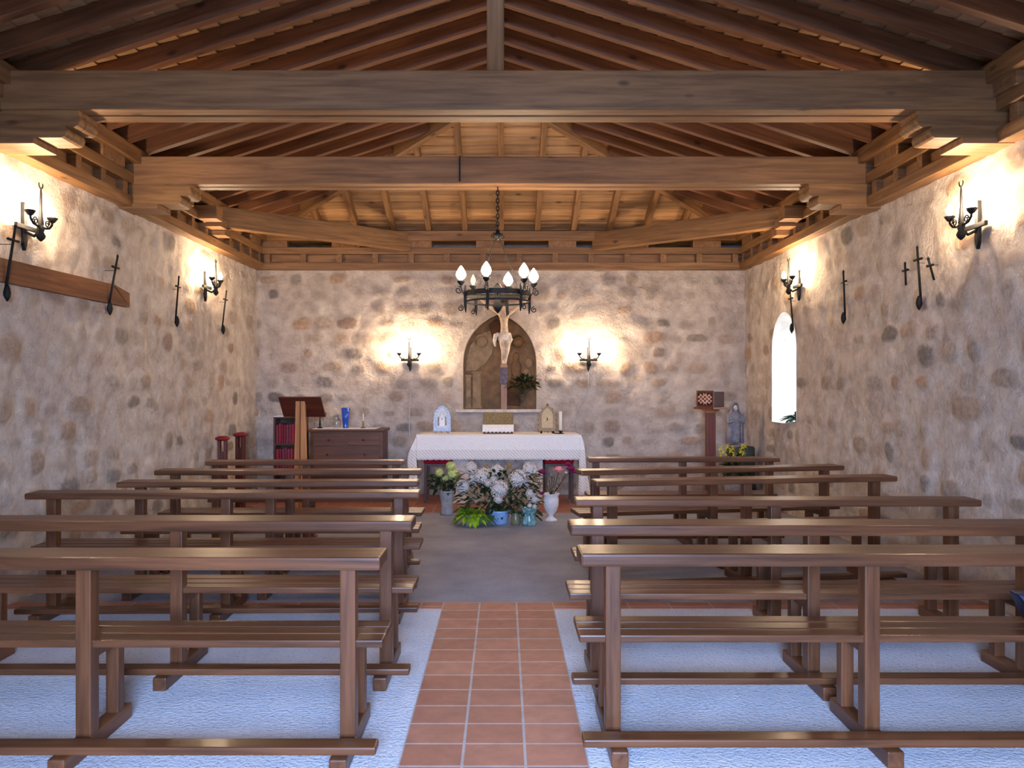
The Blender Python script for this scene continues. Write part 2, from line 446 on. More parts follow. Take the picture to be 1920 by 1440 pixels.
def stone_wall(name, u0, u1, v1, fn, seed, hole=None, step=0.036, plainzone=None, amp=0.026):
    """fn(u, v, out) -> world point; the room side is +out"""
    nu = max(2, int((u1-u0)/step)); nv = max(2, int(v1/step))
    U = [u0+(u1-u0)*i/nu for i in range(nu+1)]; V = [v1*j/nv for j in range(nv+1)]
    keep = {}
    faces = []
    drop = set(); used = set()
    for j in range(nv):
        for i in range(nu):
            ids = (j*(nu+1)+i, j*(nu+1)+i+1, (j+1)*(nu+1)+i+1, (j+1)*(nu+1)+i)
            if hole and inside(hole, (U[i]+U[i+1])/2, (V[j]+V[j+1])/2): drop.update(ids)
            else: faces.append(ids); used.update(ids)
    edge = drop & used
    verts = []; cols = []
    for j in range(nv+1):
        for i in range(nu+1):
            u, v = U[i], V[j]; k = j*(nu+1)+i
            m, t = stone_field(u, v, seed)
            dsp = amp*(m-0.45) + 0.017*noise.fractal(Vector((u*4, v*4, seed)), 0.8, 2.0, 4) + 0.018*noise.noise(Vector((u*0.9, v*0.9, seed+3)))
            if plainzone:
                pz = plainzone(u, v)
                dsp *= (1-pz); m *= (1-pz)
            if k in edge:
                q = nearest(hole, u, v); u, v = q.x, q.y; dsp = 0
            verts.append(fn(u, v, dsp)); cols.append((m, t, 0, 1))
    remap = {}; vv = []; cc = []
    for k in sorted(used):
        remap[k] = len(vv); vv.append(verts[k]); cc.append(cols[k])
    me = bpy.data.meshes.new(name)
    me.from_pydata([tuple(p) for p in vv], [], [tuple(remap[i] for i in f) for f in faces])
    at = me.color_attributes.new('stone', 'FLOAT_COLOR', 'POINT')
    at.data.foreach_set('color', [x for c in cc for x in c])
    o = struct(link(name, me, 'stone', smooth=True))
    return o

NICHE = arch_outline(-0.062, 0.536, 1.25, 1.93, 0.71)
WIN = arch_outline(9.93, 0.43, 1.12, 2.06, 0.46)
def niche_zone(u, v):
    # dressed pale stones framing the niche
    q = nearest(NICHE, u, v); d = math.hypot(u-q.x, v-q.y)
    return max(0.0, min(1.0, (0.17-d)/0.05))
stone_wall('wall_back', WL-0.05, WR+0.05, 3.34, lambda u, v, o: Vector((u, WB-o, v)), 3.0, NICHE, plainzone=niche_zone)
stone_wall('wall_left', WF-0.1, WB+0.05, 3.34, lambda u, v, o: Vector((WL+o, u, v)), 11.0)
wr = stone_wall('wall_right', WF-0.1, WB+0.05, 3.34, lambda u, v, o: Vector((WR-o, u, v)), 23.0, WIN)
# thick outer leaf of the walls, so that daylight only comes in by the openings
mb = MB()
mb.box((WL-0.7, WF-0.7, -0.1), (WL-0.08, WB+0.8, 3.9)); mb.box((WL-0.08, WB+0.42, -0.1), (WR+0.08, WB+0.8, 3.9))
mb.box((WR+0.08, WF-0.7, -0.1), (WR+0.75, 9.35, 3.9)); mb.box((WR+0.08, 10.5, -0.1), (WR+0.75, WB+0.8, 3.9))
mb.box((WR+0.08, 9.35, -0.1), (WR+0.75, 10.5, 0.98)); mb.box((WR+0.08, 9.35, 2.62), (WR+0.75, 10.5, 3.9))
struct(mb.build('wall_outer', 'stone'))
# front wall with the doorway the daylight comes in by
mb = MB()
mb.box((WL-0.1, WF-0.5, -0.05), (-0.95, WF, 3.9)); mb.box((0.95, WF-0.5, -0.05), (WR+0.1, WF, 3.9)); mb.box((-0.95, WF-0.5, 2.55), (0.95, WF, 3.9))
fw = struct(mb.build('wall_front', 'stone'))
d1 = sname('door_1', (-0.95, WF-0.02, 0))
mb = MB(); mb.box((-0.93, 0.0, 0.02), (0.0, 0.06, 2.5)); leaf = mb.build('door_leaf', 'door_wood', d1, bevel=0.006)
mb = MB(); mb.tube([(-0.8, 0.06, 1.05), (-0.8, 0.11, 1.05), (-0.7, 0.11, 1.05)], 0.012); mb.build('handle', 'iron', d1, True)
d2 = sname('door_2', (0.95, WF-0.02, 0))
mb = MB(); mb.box((0.0, 0.0, 0.02), (0.93, 0.06, 2.5)); mb.build('door_leaf', 'door_wood', d2, bevel=0.006)
mb = MB(); mb.tube([(0.8, 0.06, 1.05), (0.8, 0.11, 1.05), (0.7, 0.11, 1.05)], 0.012); mb.build('handle', 'iron', d2, True)

# niche: recess, brown relief at its back, stone sill
nt_ = sname('niche')
def loft(name, rings, mat, parent, cap=False, smooth=False):
    me = bpy.data.meshes.new(name); n = len(rings[0]); vs = [tuple(p) for r in rings for p in r]; fs = []
    for i in range(len(rings)-1):
        for k in range(n):
            fs.append((i*n+k, i*n+(k+1) % n, (i+1)*n+(k+1) % n, (i+1)*n+k))
    if cap: fs.append(tuple((len(rings)-1)*n+k for k in range(n)))
    me.from_pydata(vs, [], fs)
    bm = bmesh.new(); bm.from_mesh(me); bmesh.ops.recalc_face_normals(bm, faces=bm.faces); bm.to_mesh(me); bm.free()
    return link(name, me, mat, parent, smooth=smooth)
loft('niche_reveal', [[Vector((u, WB-0.012, z)) for u, z in NICHE], [Vector((u, WB+0.22, z)) for u, z in NICHE]], 'altar_pale', nt_)
mb = MB(); mb.box((-0.70, WB-0.13, 1.205), (0.575, WB+0.2, 1.25)); mb.build('niche_sill', 'altar_pale', nt_, bevel=0.008)
panel = thing('relief_panel', 'brown carved relief panel filling the pointed niche behind the crucifix', 'relief', (-0.062, WB+0.2, 1.25))
mb = MB(); inner = arch_outline(0, 0.53, 0.0, 0.68, 0.70)
mb.prism([(u, z) for u, z in inner], 'y', 0.0, 0.03); mb.build('back_panel', 'relief', panel)
def disc(cx, cz, r, name, mat, y0=-0.012):
    m_ = MB(); m_.tube([(cx, y0+0.02, cz), (cx, y0-0.012, cz), (cx, y0-0.03, cz)], [r, r, r*0.85], 20)
    m_.tube([(cx+math.cos(a)*r*1.18, y0-0.012, cz+math.sin(a)*r*1.18) for a in [2*PI*i/20 for i in range(21)]], 0.014, 6)
    return m_.build(name, mat, panel, True)
disc(-0.27, 0.99, 0.085, 'medallion', 'relief_pale'); disc(0.27, 0.99, 0.085, 'medallion', 'relief')
# broad wing-like fold on one side, two pilasters, a smaller standing figure on the other
mb = MB()
fan = [(-0.52, 0.60)]+[(-0.52+0.46*math.sin(a), 0.60+0.66*(1-math.cos(a))*0.95) for a in [i*PI/2/8 for i in range(1, 9)]]
mb.prism([(-0.505, 0.56), (-0.36, 0.56), (-0.22, 0.66), (-0.12, 0.80), (-0.08, 1.0), (-0.14, 1.16), (-0.30, 1.10), (-0.44, 0.93), (-0.50, 0.72)], 'y', -0.02, 0.01)
mb.build('carved_wing', 'relief_pale', panel, bevel=0.008)
for x0, x1, h in ((-0.50, -0.43, 0.47), (-0.40, -0.28, 0.52)):
    mb = MB(); mb.box((x0, -0.04, 0.03), (x1, 0.01, h)); mb.box((x0-0.012, -0.05, h), (x1+0.012, 0.01, h+0.03)); mb.box((x0-0.012, -0.05, 0.0), (x1+0.012, 0.01, 0.035))
    mb.build('carved_pilaster', 'relief_pale', panel, bevel=0.006)
mb = MB(); mb.lathe([(0.10, 0.0), (0.085, 0.2), (0.07, 0.36), (0.085, 0.46), (0.045, 0.53), (0.05, 0.58), (0.045, 0.63), (0.01, 0.66)], 14, (0.24, 0.0, 0.18), 1, 0.4)
mb.build('carved_saint', 'relief', panel, True)
mb = MB(); mb.ball((0.43, 0.0, 0.68), 0.06, 12, 8, (1, 0.5, 1.25)); mb.ball((0.40, 0, 0.50), 0.07, 12, 8, (1, 0.4, 1.3)); mb.build('carved_head', 'relief_pale', panel, True)
mb = MB(); mb.prism([(0.07, 0.05), (0.30, 0.04), (0.36, 0.26), (0.24, 0.34), (0.10, 0.30)], 'y', -0.02, 0.01); mb.build('carved_rock', 'relief_dark', panel, bevel=0.008)
mb = MB(); mb.prism([(-0.12, 1.02), (-0.02, 0.98), (0.02, 1.3), (-0.06, 1.33), (-0.16, 1.25)], 'y', -0.02, 0.01); mb.build('carved_drape', 'relief_dark', panel, bevel=0.008)

# slit window with splayed plastered reveal
w1 = sname('window_1')
outer = arch_outline(9.93, 0.30, 1.20, 1.98, 0.36)
r0 = [Vector((WR-0.004, u, z)) for u, z in WIN]; r1 = [Vector((WR+0.66, u, z)) for u, z in outer]
rings = []
for i in range(9):
    t = i/8
    rg = [a.lerp(b, t)+Vector((0, 0.016*noise.noise(a*5+Vector((t*4, 0, 0))), 0.016*noise.noise(a*5+Vector((3, t*4, 0)))))*(1 if 0 < i < 8 else 0) for a, b in zip(r0, r1)]
    rings.append(rg)
loft('window_reveal', rings, 'plaster', w1, smooth=True)
fr = MB(); op = [Vector((WR+0.62, u, z)) for u, z in arch_outline(9.93, 0.295, 1.21, 1.98, 0.35)]
fr.tube(op+[op[0]], 0.018, 6); fr.build('window_frame', 'iron', w1, True)
me = bpy.data.meshes.new('window_pane'); me.from_pydata([(WR+0.62, u, z) for u, z in outer], [], [tuple(range(len(outer)))]); link('window_pane', me, 'win_glass', w1)

# old lintel of a blocked doorway in the left wall
lb = MB()
y0, y1 = 4.3, 7.52
lb.hexa([(WL-0.05, y0, 2.33), (WL+0.035, y0, 2.33), (WL+0.035, y1, 2.34), (WL-0.05, y1, 2.34),
         (WL-0.05, y0, 2.49), (WL+0.035, y0, 2.49), (WL+0.035, y1-0.3, 2.52), (WL-0.05, y1-0.3, 2.52)])
lb.hexa([(WL-0.05, y1-0.3, 2.50), (WL+0.035, y1-0.3, 2.50), (WL+0.035, y1, 2.34), (WL-0.05, y1, 2.34),
         (WL-0.05, y1-0.3, 2.52), (WL+0.035, y1-0.3, 2.52), (WL+0.035, y1, 2.475), (WL-0.05, y1, 2.475)])
for v in lb.v: v -= Vector((WL, 6, 2.4))
rot = Matrix.Rotation(PI/2, 4, 'Z')
for v in lb.v: v.xyz = (rot.inverted() @ v)
mt = rot.copy(); mt.translation = (WL, 6, 2.4)
lo = lb.build('lintel', 'lintel', None, matrix=mt); tag(lo, 'long old brown oak lintel set flush into the left stone wall', 'lintel')

# ------------------------------------------------------------------ floor
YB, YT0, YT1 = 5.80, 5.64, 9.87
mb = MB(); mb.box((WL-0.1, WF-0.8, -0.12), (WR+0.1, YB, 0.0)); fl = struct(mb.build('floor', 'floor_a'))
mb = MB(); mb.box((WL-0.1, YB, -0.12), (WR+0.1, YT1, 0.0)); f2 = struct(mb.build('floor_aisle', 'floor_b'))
mb = MB(); mb.box((WL-0.1, YT1, -0.12), (WR+0.1, WB+0.1, 0.004)); struct(mb.build('floor_chancel', 'tile_b'))
mb = MB(); mb.box((0, -7.4, -0.05), (0.804, 0.0, 0.004))
pt = mb.build('floor_path', 'tile', matrix=Matrix.Translation((-0.445, 5.80, 0.0))); struct(pt)
for nm, x0, x1 in (('floor_band', WL-0.05, -0.445), ('floor_band', 0.359, WR+0.05)):
    mb = MB(); mb.box((x0, YT0, -0.05), (x1, YB, 0.004)); struct(mb.build(nm, 'tile_b'))
mb = MB(); mb.box((-60, -60, -0.3), (60, 60, -0.13)); struct(mb.build('ground', 'ground'))

# ------------------------------------------------------------------ roof
XR = -0.04; PITCH = 0.32; ZE = 3.74; YR = 8.75; RH = 0.135; XE = 3.55
def zr(x): return ZE+(XE-abs(x-XR))*PITCH          # underside of the side rafters
ZRIDGE = zr(XR)
HS = (ZRIDGE-ZE)/(WB-YR)                          # slope of the hip end
def hip_y(x): return WB-(WB-YR)*(XE-abs(x-XR))/XE  # plan line of the hip over x
def hip_x(y): return XE*(WB-y)/(WB-YR)            # distance from the ridge line to ... at depth y (0 at ridge end is XE-...)
# plank sheathing: every board a strip, lapped, tinted a little differently
vs, fs, tints = [], [], []
def strip(a, b, c, d, up, t):
    b0 = len(vs)
    for p in (a, b, c, d): vs.append(p)
    for p in (a, b, c, d): vs.append(p+up)
    for f in ((3,2,1,0),(4,5,6,7),(0,1,5,4),(1,2,6,5),(2,3,7,6),(3,0,4,7)):
        fs.append(tuple(b0+i for i in f))
    tints.append(t)
UP = Vector((0, 0, 0.035))
bw = 0.155
for sgn in (-1, 1):
    s = -0.60
    while s < XE:
        x0 = XE-s; x1 = max(0.0, XE-s-bw-0.012)
        X0 = XR+sgn*x0; X1 = XR+sgn*x1
        z0 = ZE+s*PITCH+RH+0.016; z1 = ZE+(XE-x1)*PITCH+RH
        ye0 = min(WB+0.7, WB-(WB-YR)*(s)/XE+0.08); ye1 = min(WB+0.7, WB-(WB-YR)*(XE-x1)/XE+0.08)
        t = random.uniform(0.72, 1.12); g = random.uniform(0.94, 1.04)
        strip(Vector((X0, WF-0.6, z0)), Vector((X1, WF-0.6, z1)), Vector((X1, ye1, z1)), Vector((X0, ye0, z0)), UP, (t, t*g, t*g*g))
        s += bw
L = WB-YR; s = -0.66
while s < L:
    s1 = min(L, s+bw+0.012)
    h0 = XE*(1-s/L)+0.1; h1 = XE*(1-s1/L)+0.1
    t = random.choice((0.8, 0.95, 1.1, 1.25, 1.0)) * random.uniform(0.93, 1.05)
    z0 = ZE+s*HS+RH+0.018; z1 = ZE+s1*HS+RH
    strip(Vector((XR-h0, WB-s, z0)), Vector((XR+h0, WB-s, z0)), Vector((XR+h1, WB-s1, z1)), Vector((XR-h1, WB-s1, z1)), UP, (t*1.05, t*1.04, t))
    s += bw
me = bpy.data.meshes.new('ceiling'); me.from_pydata([tuple(v) for v in vs], [], fs)
ca = me.color_attributes.new('tint', 'FLOAT_COLOR', 'CORNER')
cd = []
for p in me.polygons:
    t = tints[p.index//6]
    for _ in p.loop_indices: cd += [t[0], t[1], t[2], 1.0]
ca.data.foreach_set('color', cd)
bm = bmesh.new(); bm.from_mesh(me); bmesh.ops.recalc_face_normals(bm, faces=bm.faces); bm.to_mesh(me); bm.free()
struct(link('ceiling', me, 'plank'))

ORD = ['first', 'second', 'third', 'fourth', 'fifth', 'sixth', 'seventh', 'eighth', 'ninth', 'tenth', 'eleventh', 'twelfth', 'thirteenth', 'fourteenth', 'fifteenth', 'sixteenth', 'seventeenth', 'eighteenth', 'nineteenth', 'twentieth']
# common rafters, spaced 0.37 m along the nave
for sgn, side in ((-1, 'left'), (1, 'right')):
    n = 0; k = 0; y = 5.67-0.37*6
    while y < WB-0.25:
        if y < YR+0.05: xt = 0.02
        else: xt = XE*(y-YR)/(WB-YR)+0.06
        a = Vector((XR+sgn*(XE+0.1), y, ZE-0.1*PITCH+RH/2)); b = Vector((XR+sgn*xt, y, ZE+(XE-xt)*PITCH+RH/2))
        if (b-a).length > 0.25:
            o = board('rafter', a, b, 0.075, RH, 'rafter', None, (0, 0, 1), 0.005)
            if y < YR+0.05:
                tag(o, f'long pine rafter, {ORD[n]} from the door end of the {side} roof slope', 'rafter', f'common rafters of the {side} roof slope'); n += 1
            else:
                tag(o, f'short pine jack rafter, {ORD[k]} from the ridge end of the {side} roof slope', 'rafter', f'jack rafters of the {side} roof slope'); k += 1
        y += 0.37
# ridge board, two hip rafters
o = board('ridge_beam', (XR, 2.2, ZRIDGE+0.06), (XR, YR+0.05, ZRIDGE+0.06), 0.06, 0.2, 'roof'); tag(o, 'pine ridge board along the top of the roof', 'beam')
for sgn, side in ((-1, 'left'), (1, 'right')):
    o = board('hip_rafter', (XR+sgn*(XE+0.08), WB+0.06, ZE+RH/2-0.05), (XR, YR, ZRIDGE+RH/2-0.03), 0.1, RH+0.06, 'roof')
    tag(o, f'diagonal pine hip rafter rising from the {side} corner of the altar wall', 'rafter')
# hip end rafters, fanning over the altar wall
xs = [XR+0.52*i for i in range(-6, 7)]
for i, x in enumerate(xs):
    top = YR+(WB-YR)*abs(x-XR)/XE+0.06
    a = Vector((x, WB+0.08, ZE-0.08*HS+RH/2)); b = Vector((x, top, ZE+(WB-top)*HS+RH/2))
    o = board('rafter', a, b, 0.075, RH, 'roof', None, (0, 0, 1), 0.005)
    if i == 6: lab = 'middle pine rafter of the hip end, above the chandelier chain'
    else: lab = f'pine hip-end rafter over the altar, {ORD[abs(i-6)-1]} {"left" if i < 6 else "right"} of the middle one'
    tag(o, lab, 'rafter', 'hip end rafters over the altar wall')

# frieze of plates and blocks round the wall head (trim)
def frieze(name, A, B, inward, blocks):
    """A, B: plan points on the wall face"""
    t = sname(name)
    A = Vector(A).to_3d(); B = Vector(B).to_3d(); n = Vector(inward).to_3d(); d = (B-A).normalized(); L = (B-A).length
    def bar(nm, z0, z1, out, mat='roof'):
        board(nm, A+n*(out/2-0.03)+Vector((0, 0, (z0+z1)/2)), B+n*(out/2-0.03)+Vector((0, 0, (z0+z1)/2)), out+0.06, z1-z0, mat, t, (0, 0, 1), 0.006)
    bar('lower_plate', 3.27, 3.37, 0.12); bar('backing_board', 3.36, 3.52, 0.035, 'tie'); bar('upper_plate', 3.49, 3.585, 0.13); bar('wall_beam', 3.675, 3.81, 0.20)
    k = int(L/blocks); off = (L-k*blocks)/2
    for i in range(k+1):
        p = A+d*(off+i*blocks)
        board('block', p-n*0.02+Vector((0, 0, 3.43)), p+n*0.105+Vector((0, 0, 3.43)), 0.085, 0.122, 'roof', t, (0, 0, 1), 0.004)
        if i % 2 == 0:
            board('packing', p-n*0.02+d*0.1+Vector((0, 0, 3.63)), p+n*0.15+d*0.1+Vector((0, 0, 3.63)), 0.4, 0.09, 'tie', t, (0, 0, 1), 0.004)
    return t
frieze('trim_back', (WL, WB), (WR, WB), (0, -1), 0.52)
frieze('trim_left', (WL, 1.2), (WL, WB-0.12), (1, 0), 0.40)
frieze('trim_right', (WR, 1.2), (WR, WB-0.12), (-1, 0), 0.40)

# coupled tie beams
def tie(name_lab, y0, w, z0, z1, post):
    t = thing('tie_beam', name_lab, 'beam', (0, y0, z0))
    for k in (0, 1):
        yy = k*(w+0.025)+w/2
        board('timber', (WL-0.1, yy, (z1-z0)/2), (WR+0.1, yy, (z1-z0)/2), w, z1-z0, 'tie', t, (0, 0, 1), 0.01)
    return t
t1 = tie('heavy double tie beam spanning the nave under the king post, nearer the door', 5.44, 0.127, 3.50, 3.772, True)
t2 = tie('double tie beam that the chandelier chain hangs from', 7.40, 0.115, 3.487, 3.745, False)
board('iron_strap', (-0.415, -0.006, 0.02), (-0.415, -0.006, 0.26), 0.014, 0.008, 'iron', t2, (0, 1, 0), 0.001)
o = board('king_post', (-0.06, 5.575, 3.74), (-0.06, 5.575, ZRIDGE+0.02), 0.122, 0.122, 'tie', None, (0, 1, 0), 0.006); tag(o, 'square pine king post standing on the near tie beam', 'post')

# carved corbels under the tie ends
def corbel(y, w, z1, sgn, label):
    t = thing('corbel', label, 'corbel', (WL if sgn > 0 else WR, y, z1))
    prof = [(-0.1, 0.0), (0.66, 0.0), (0.66, -0.028)]
    for cx, cz, r in ((0.62, -0.07, 0.045), (0.53, -0.145, 0.045)):
        prof += [(cx+r*math.cos(a), cz+r*math.sin(a)) for a in [0.9-i*0.45 for i in range(7)]]
    prof += [(0.42, -0.19), (-0.1, -0.19)]
    mb = MB(); mb.prism([(sgn*p, q) for p, q in prof], 'y', -w/2, w/2); mb.build('carved_block', 'roof', t)
    mb = MB(); mb.box((-0.05 if sgn > 0 else -0.36, -w/2-0.02, -0.235), (0.36 if sgn > 0 else 0.05, w/2+0.02, -0.19)); mb.build('bed_plate', 'tie', t, bevel=0.004)
    return t
for yy, z1, nm in ((5.58, 3.50, 'tie beam under the king post'), (7.53, 3.487, 'tie beam that carries the chandelier')):
    for sgn, side in ((1, 'left'), (-1, 'right')):
        corbel(yy, 0.25, z1, sgn, f'carved scroll-ended corbel under the {side} end of the {nm}')
# corner ties across the angles of the altar wall, on stepped corbels
for sgn, side in ((-1, 'left'), (1, 'right')):
    xw = WL if sgn < 0 else WR
    a = Vector((xw-sgn*0.1, 9.45, 3.62)); b = Vector((XR+sgn*1.35, WB-0.12, 3.66))
    o = board('corner_tie', a, b, 0.14, 0.25, 'roof', None, (0, 0, 1), 0.008); tag(o, f'diagonal pine corner tie across the {side} angle beside the altar wall', 'beam')
    t = thing('stepped_corbel', f'three-stepped wooden corbel under the {side} corner tie', 'corbel', (xw, 9.2, 3.45))
    for k, (y, out, z0, z1) in enumerate(((-0.25, 0.34, 0.04, 0.19), (0.0, 0.30, 0.0, 0.10), (0.22, 0.27, -0.06, 0.03))):
        mb = MB(); mb.box((-0.05, y, z0), (out, y+0.2, z1)) if sgn < 0 else mb.box((-out, y, z0), (0.05, y+0.2, z1))
        mb.build('step', 'roof', t, bevel=0.006)

# ------------------------------------------------------------------ pews
def pew(label, A, B, posts, group, th=0.057, dp=0.215):
    """A, B: (x, y) of the left and right end of the back rail, at the near face of the posts"""
    A = Vector(A); B = Vector(B); mid = (A+B)/2; L = (B-A).length; rz = math.atan2(B.y-A.y, B.x-A.x)
    t = thing('pew', label, 'bench', (mid.x, mid.y, 0.0), rz, group)
    h = L/2
    boxp('back_rail', (-h, -0.055, 0.862-th), (h, dp-0.055, 0.862), 'pew', t, 0.012)
    for k in range(3):
        y = 0.015+k*0.102
        boxp('seat_slat', (-h, y, 0.452), (h, y+0.094, 0.486), 'pew', t, 0.007)
    boxp('foot_rail', (-h, -0.175, 0.07), (h, -0.085, 0.105), 'pew', t, 0.008)
    for x in posts:
        boxp('post', (x-0.034, 0.0, 0.065), (x+0.034, 0.075, 0.863-th), 'pew', t, 0.007)
        boxp('front_leg', (x-0.03, 0.255, 0.065), (x+0.03, 0.315, 0.40), 'pew', t, 0.006)
        boxp('seat_bearer', (x-0.03, 0.03, 0.395), (x+0.03, 0.325, 0.452), 'pew', t, 0.006)
        boxp('runner', (x-0.036, -0.21, 0.0), (x+0.036, 0.38, 0.07), 'pew', t, 0.008)
    return t
def posts_for(L, inset=0.145): return [-L/2+inset, 0.0, L/2-inset]
PEWS = [
 ('brown pew left of the aisle in the row nearest the door', (-3.13, 3.43), (-0.53, 3.43), 'pews left of the aisle'),
 ('brown pew left of the aisle in the second row from the door', (-3.10, 4.33), (-0.50, 4.33), 'pews left of the aisle'),
 ('brown pew left of the aisle in the third row, reaching furthest towards the wall', (-3.27, 5.43), (-0.585, 5.48), 'pews left of the aisle'),
 ('brown pew left of the aisle in the fourth row, pushed close behind the third', (-2.95, 6.05), (-0.66, 6.10), 'pews left of the aisle'),
 ('brown pew left of the aisle in the fifth row from the door', (-3.03, 6.88), (-0.72, 6.88), 'pews left of the aisle'),
 ('short brown pew left of the aisle in the front row before the chest', (-2.90, 7.70), (-0.98, 7.74), 'pews left of the aisle'),
 ('brown pew right of the aisle in the row nearest the door, with the navy bag', (0.335, 3.50), (2.935, 3.50), 'pews right of the aisle'),
 ('brown pew right of the aisle in the second row from the door', (0.35, 4.20), (2.95, 4.20), 'pews right of the aisle'),
 ('brown pew right of the aisle in the third row, ending short of the wall', (0.46, 5.12), (3.07, 5.12), 'pews right of the aisle'),
 ('brown pew right of the aisle in the fourth row, turned a little askew', (0.70, 6.10), (3.18, 6.44), 'pews right of the aisle'),
 ('brown pew right of the aisle in the fifth row, right end shining and askew', (0.655, 6.84), (3.11, 7.28), 'pews right of the aisle'),
 ('short brown pew right of the aisle in the front row before the tabernacle post', (0.855, 8.0), (2.80, 8.06), 'pews right of the aisle'),
]
for lab, A, B, g in PEWS:
    L = (Vector(B)-Vector(A)).length
    pew(lab, A, B, posts_for(L, 0.15 if L > 2.1 else 0.08), g, *((0.057, 0.22) if A[1] < 4.5 else (0.044, 0.19)))

# navy bag on the near right pew
bg = thing('bag', 'navy leather bag on the nearest right-hand pew, at the frame edge', 'bag', (2.72, 3.66, 0.486))
mb = MB(); mb.hexa([(-0.26, -0.07, 0), (0.30, -0.07, 0), (0.30, 0.09, 0), (-0.26, 0.09, 0), (-0.36, -0.03, 0.155), (0.36, -0.03, 0.15), (0.36, 0.05, 0.15), (-0.36, 0.05, 0.155)])
mb.build('bag_body', 'navy', bg, bevel=0.02)
mb = MB(); mb.tube([(-0.18+0.36*i/10, 0.01, 0.145+0.12*math.sin(PI*i/10)) for i in range(11)], 0.009, 8); mb.build('handle', 'navy', bg, True)

# ------------------------------------------------------------------ iron fittings
def candle_unit(parent, p, bulbmat, r=0.03, h=0.10, sleeve=0.05):
    """cup, sleeve and bulb at local point p"""
    x, y, z = p
    mb = MB(); mb.lathe([(0.006, -0.03), (0.018, -0.022), (0.034, 0.0), (0.040, 0.012), (0.03, 0.014), (0.012, 0.008)], 14, (x, y, z)); c = mb.build('drip_cup', 'iron', parent, True)
    mb = MB(); mb.lathe([(0.013, 0.005), (0.013, sleeve), (0.008, sleeve+0.004)], 12, (x, y, z)); mb.build('candle_sleeve', 'candle' if bulbmat != 'bulb' else 'iron', c, True)
    mb = MB(); mb.lathe([(0.010, 0), (r*0.75, h*0.16), (r, h*0.36), (r*0.86, h*0.58), (r*0.45, h*0.82), (0.004, h)], 12, (x, y, z+sleeve)); mb.build('bulb', bulbmat, c, True)

def scroll(c, r, a0, turns, ax, n=22):
    c = Vector(c); ax = Vector(ax); pts = []
    for i in range(n):
        t = i/(n-1); a = a0+turns*2*PI*t; rr = r*(1-0.72*t)
        pts.append(c+ax*(rr*math.cos(a))+Vector((0, 0, rr*math.sin(a))))
    return pts

def sconce(label, loc, rz):
    """local: +X away from the wall, Y along it, Z up; origin on the wall at cup height"""
    t = thing('wall_sconce', label, 'wall lamp', loc, rz, 'iron wall sconces')
    mb = MB(); mb.box((0.0, -0.022, -0.20), (0.03, 0.022, 0.10)); mb.prism([(-0.022, -0.2), (0.022, -0.2), (0.0, -0.26)], 'x', 0.0, 0.03)
    mb.build('back_plate', 'iron', t, bevel=0.004)
    mb = MB(); mb.tube([(0.03, 0, -0.12), (0.09, 0, -0.15), (0.13, 0, -0.12), (0.14, 0, -0.06), (0.14, 0, 0.05), (0.14, 0, 0.16), (0.14, 0, 0.21)], [0.012, 0.012, 0.014, 0.022, 0.012, 0.009, 0.004], 8)
    mb.lathe([(0.006, -0.19), (0.026, -0.17), (0.034, -0.15), (0.02, -0.12), (0.03, -0.09), (0.012, -0.06)], 12, (0.14, 0, 0)); mb.build('stem', 'iron', t, True)
    mb = MB()
    for s in (-1, 1):
        mb.tube([(0.14, 0, 0.20), (0.14, s*0.02, 0.215), (0.14, s*0.026, 0.235), (0.14, s*0.018, 0.245)], [0.006, 0.006, 0.005, 0.003], 6)
    mb.build('finial', 'iron', t, True)
    for s in (-1, 1):
        mb = MB(); mb.tube([(0.14, 0, -0.075), (0.145, s*0.05, -0.085), (0.145, s*0.10, -0.075), (0.145, s*0.135, -0.045), (0.145, s*0.14, -0.02)], 0.009, 8)
        mb.tube(scroll((0.145, s*0.075, -0.05), 0.03, 0, 1.3, (0, s, 0)), 0.005, 6)
        arm = mb.build('arm', 'iron', t, True)
        candle_unit(t, (0.145, s*0.14, 0.0), 'bulb', 0.026, 0.085, 0.02)
    mb = MB(); mb.box((0.02, -0.13, -0.105), (0.045, 0.13, -0.07)); mb.build('cross_bar', 'iron', t, bevel=0.004)
    return t
ZS = 2.86
sconce('iron two-bulb sconce on the left wall, above the old lintel', (WL+0.01, 5.88, ZS), 0)
sconce('iron two-bulb sconce on the left wall, closest to the altar corner', (WL+0.01, 9.45, ZS), 0)
sconce('iron two-bulb sconce on the right wall, near the three crosses', (WR-0.01, 5.82, ZS), PI)
sconce('iron two-bulb sconce on the right wall, above the slit window', (WR-0.01, 9.35, ZS), PI)
sconce('iron two-bulb sconce on the altar wall, left of the niche', (-1.365, WB-0.01, 2.05), -PI/2)
sconce('iron two-bulb sconce on the altar wall, right of the niche', (1.225, WB-0.01, 2.05), -PI/2)
mb = MB(); mb.tube([(-1.365, WB-0.015, 1.83), (-1.36, WB-0.02, 1.5), (-1.38, WB-0.02, 1.15), (-1.37, WB-0.02, 0.8), (-1.37, WB-0.02, 0.1)], 0.007, 6)
tag(mb.build('cable', 'cable', None, True), 'thin cable running down the wall under the sconce left of the niche', 'cable')
mb = MB(); mb.tube([(1.225, WB-0.015, 1.83), (1.225, WB-0.02, 1.55), (1.15, WB-0.02, 1.3), (1.06, WB-0.02, 1.08), (1.05, WB-0.02, 0.1)], 0.007, 6)
tag(mb.build('cable', 'cable', None, True), 'thin cable slanting down the wall under the sconce right of the niche', 'cable')

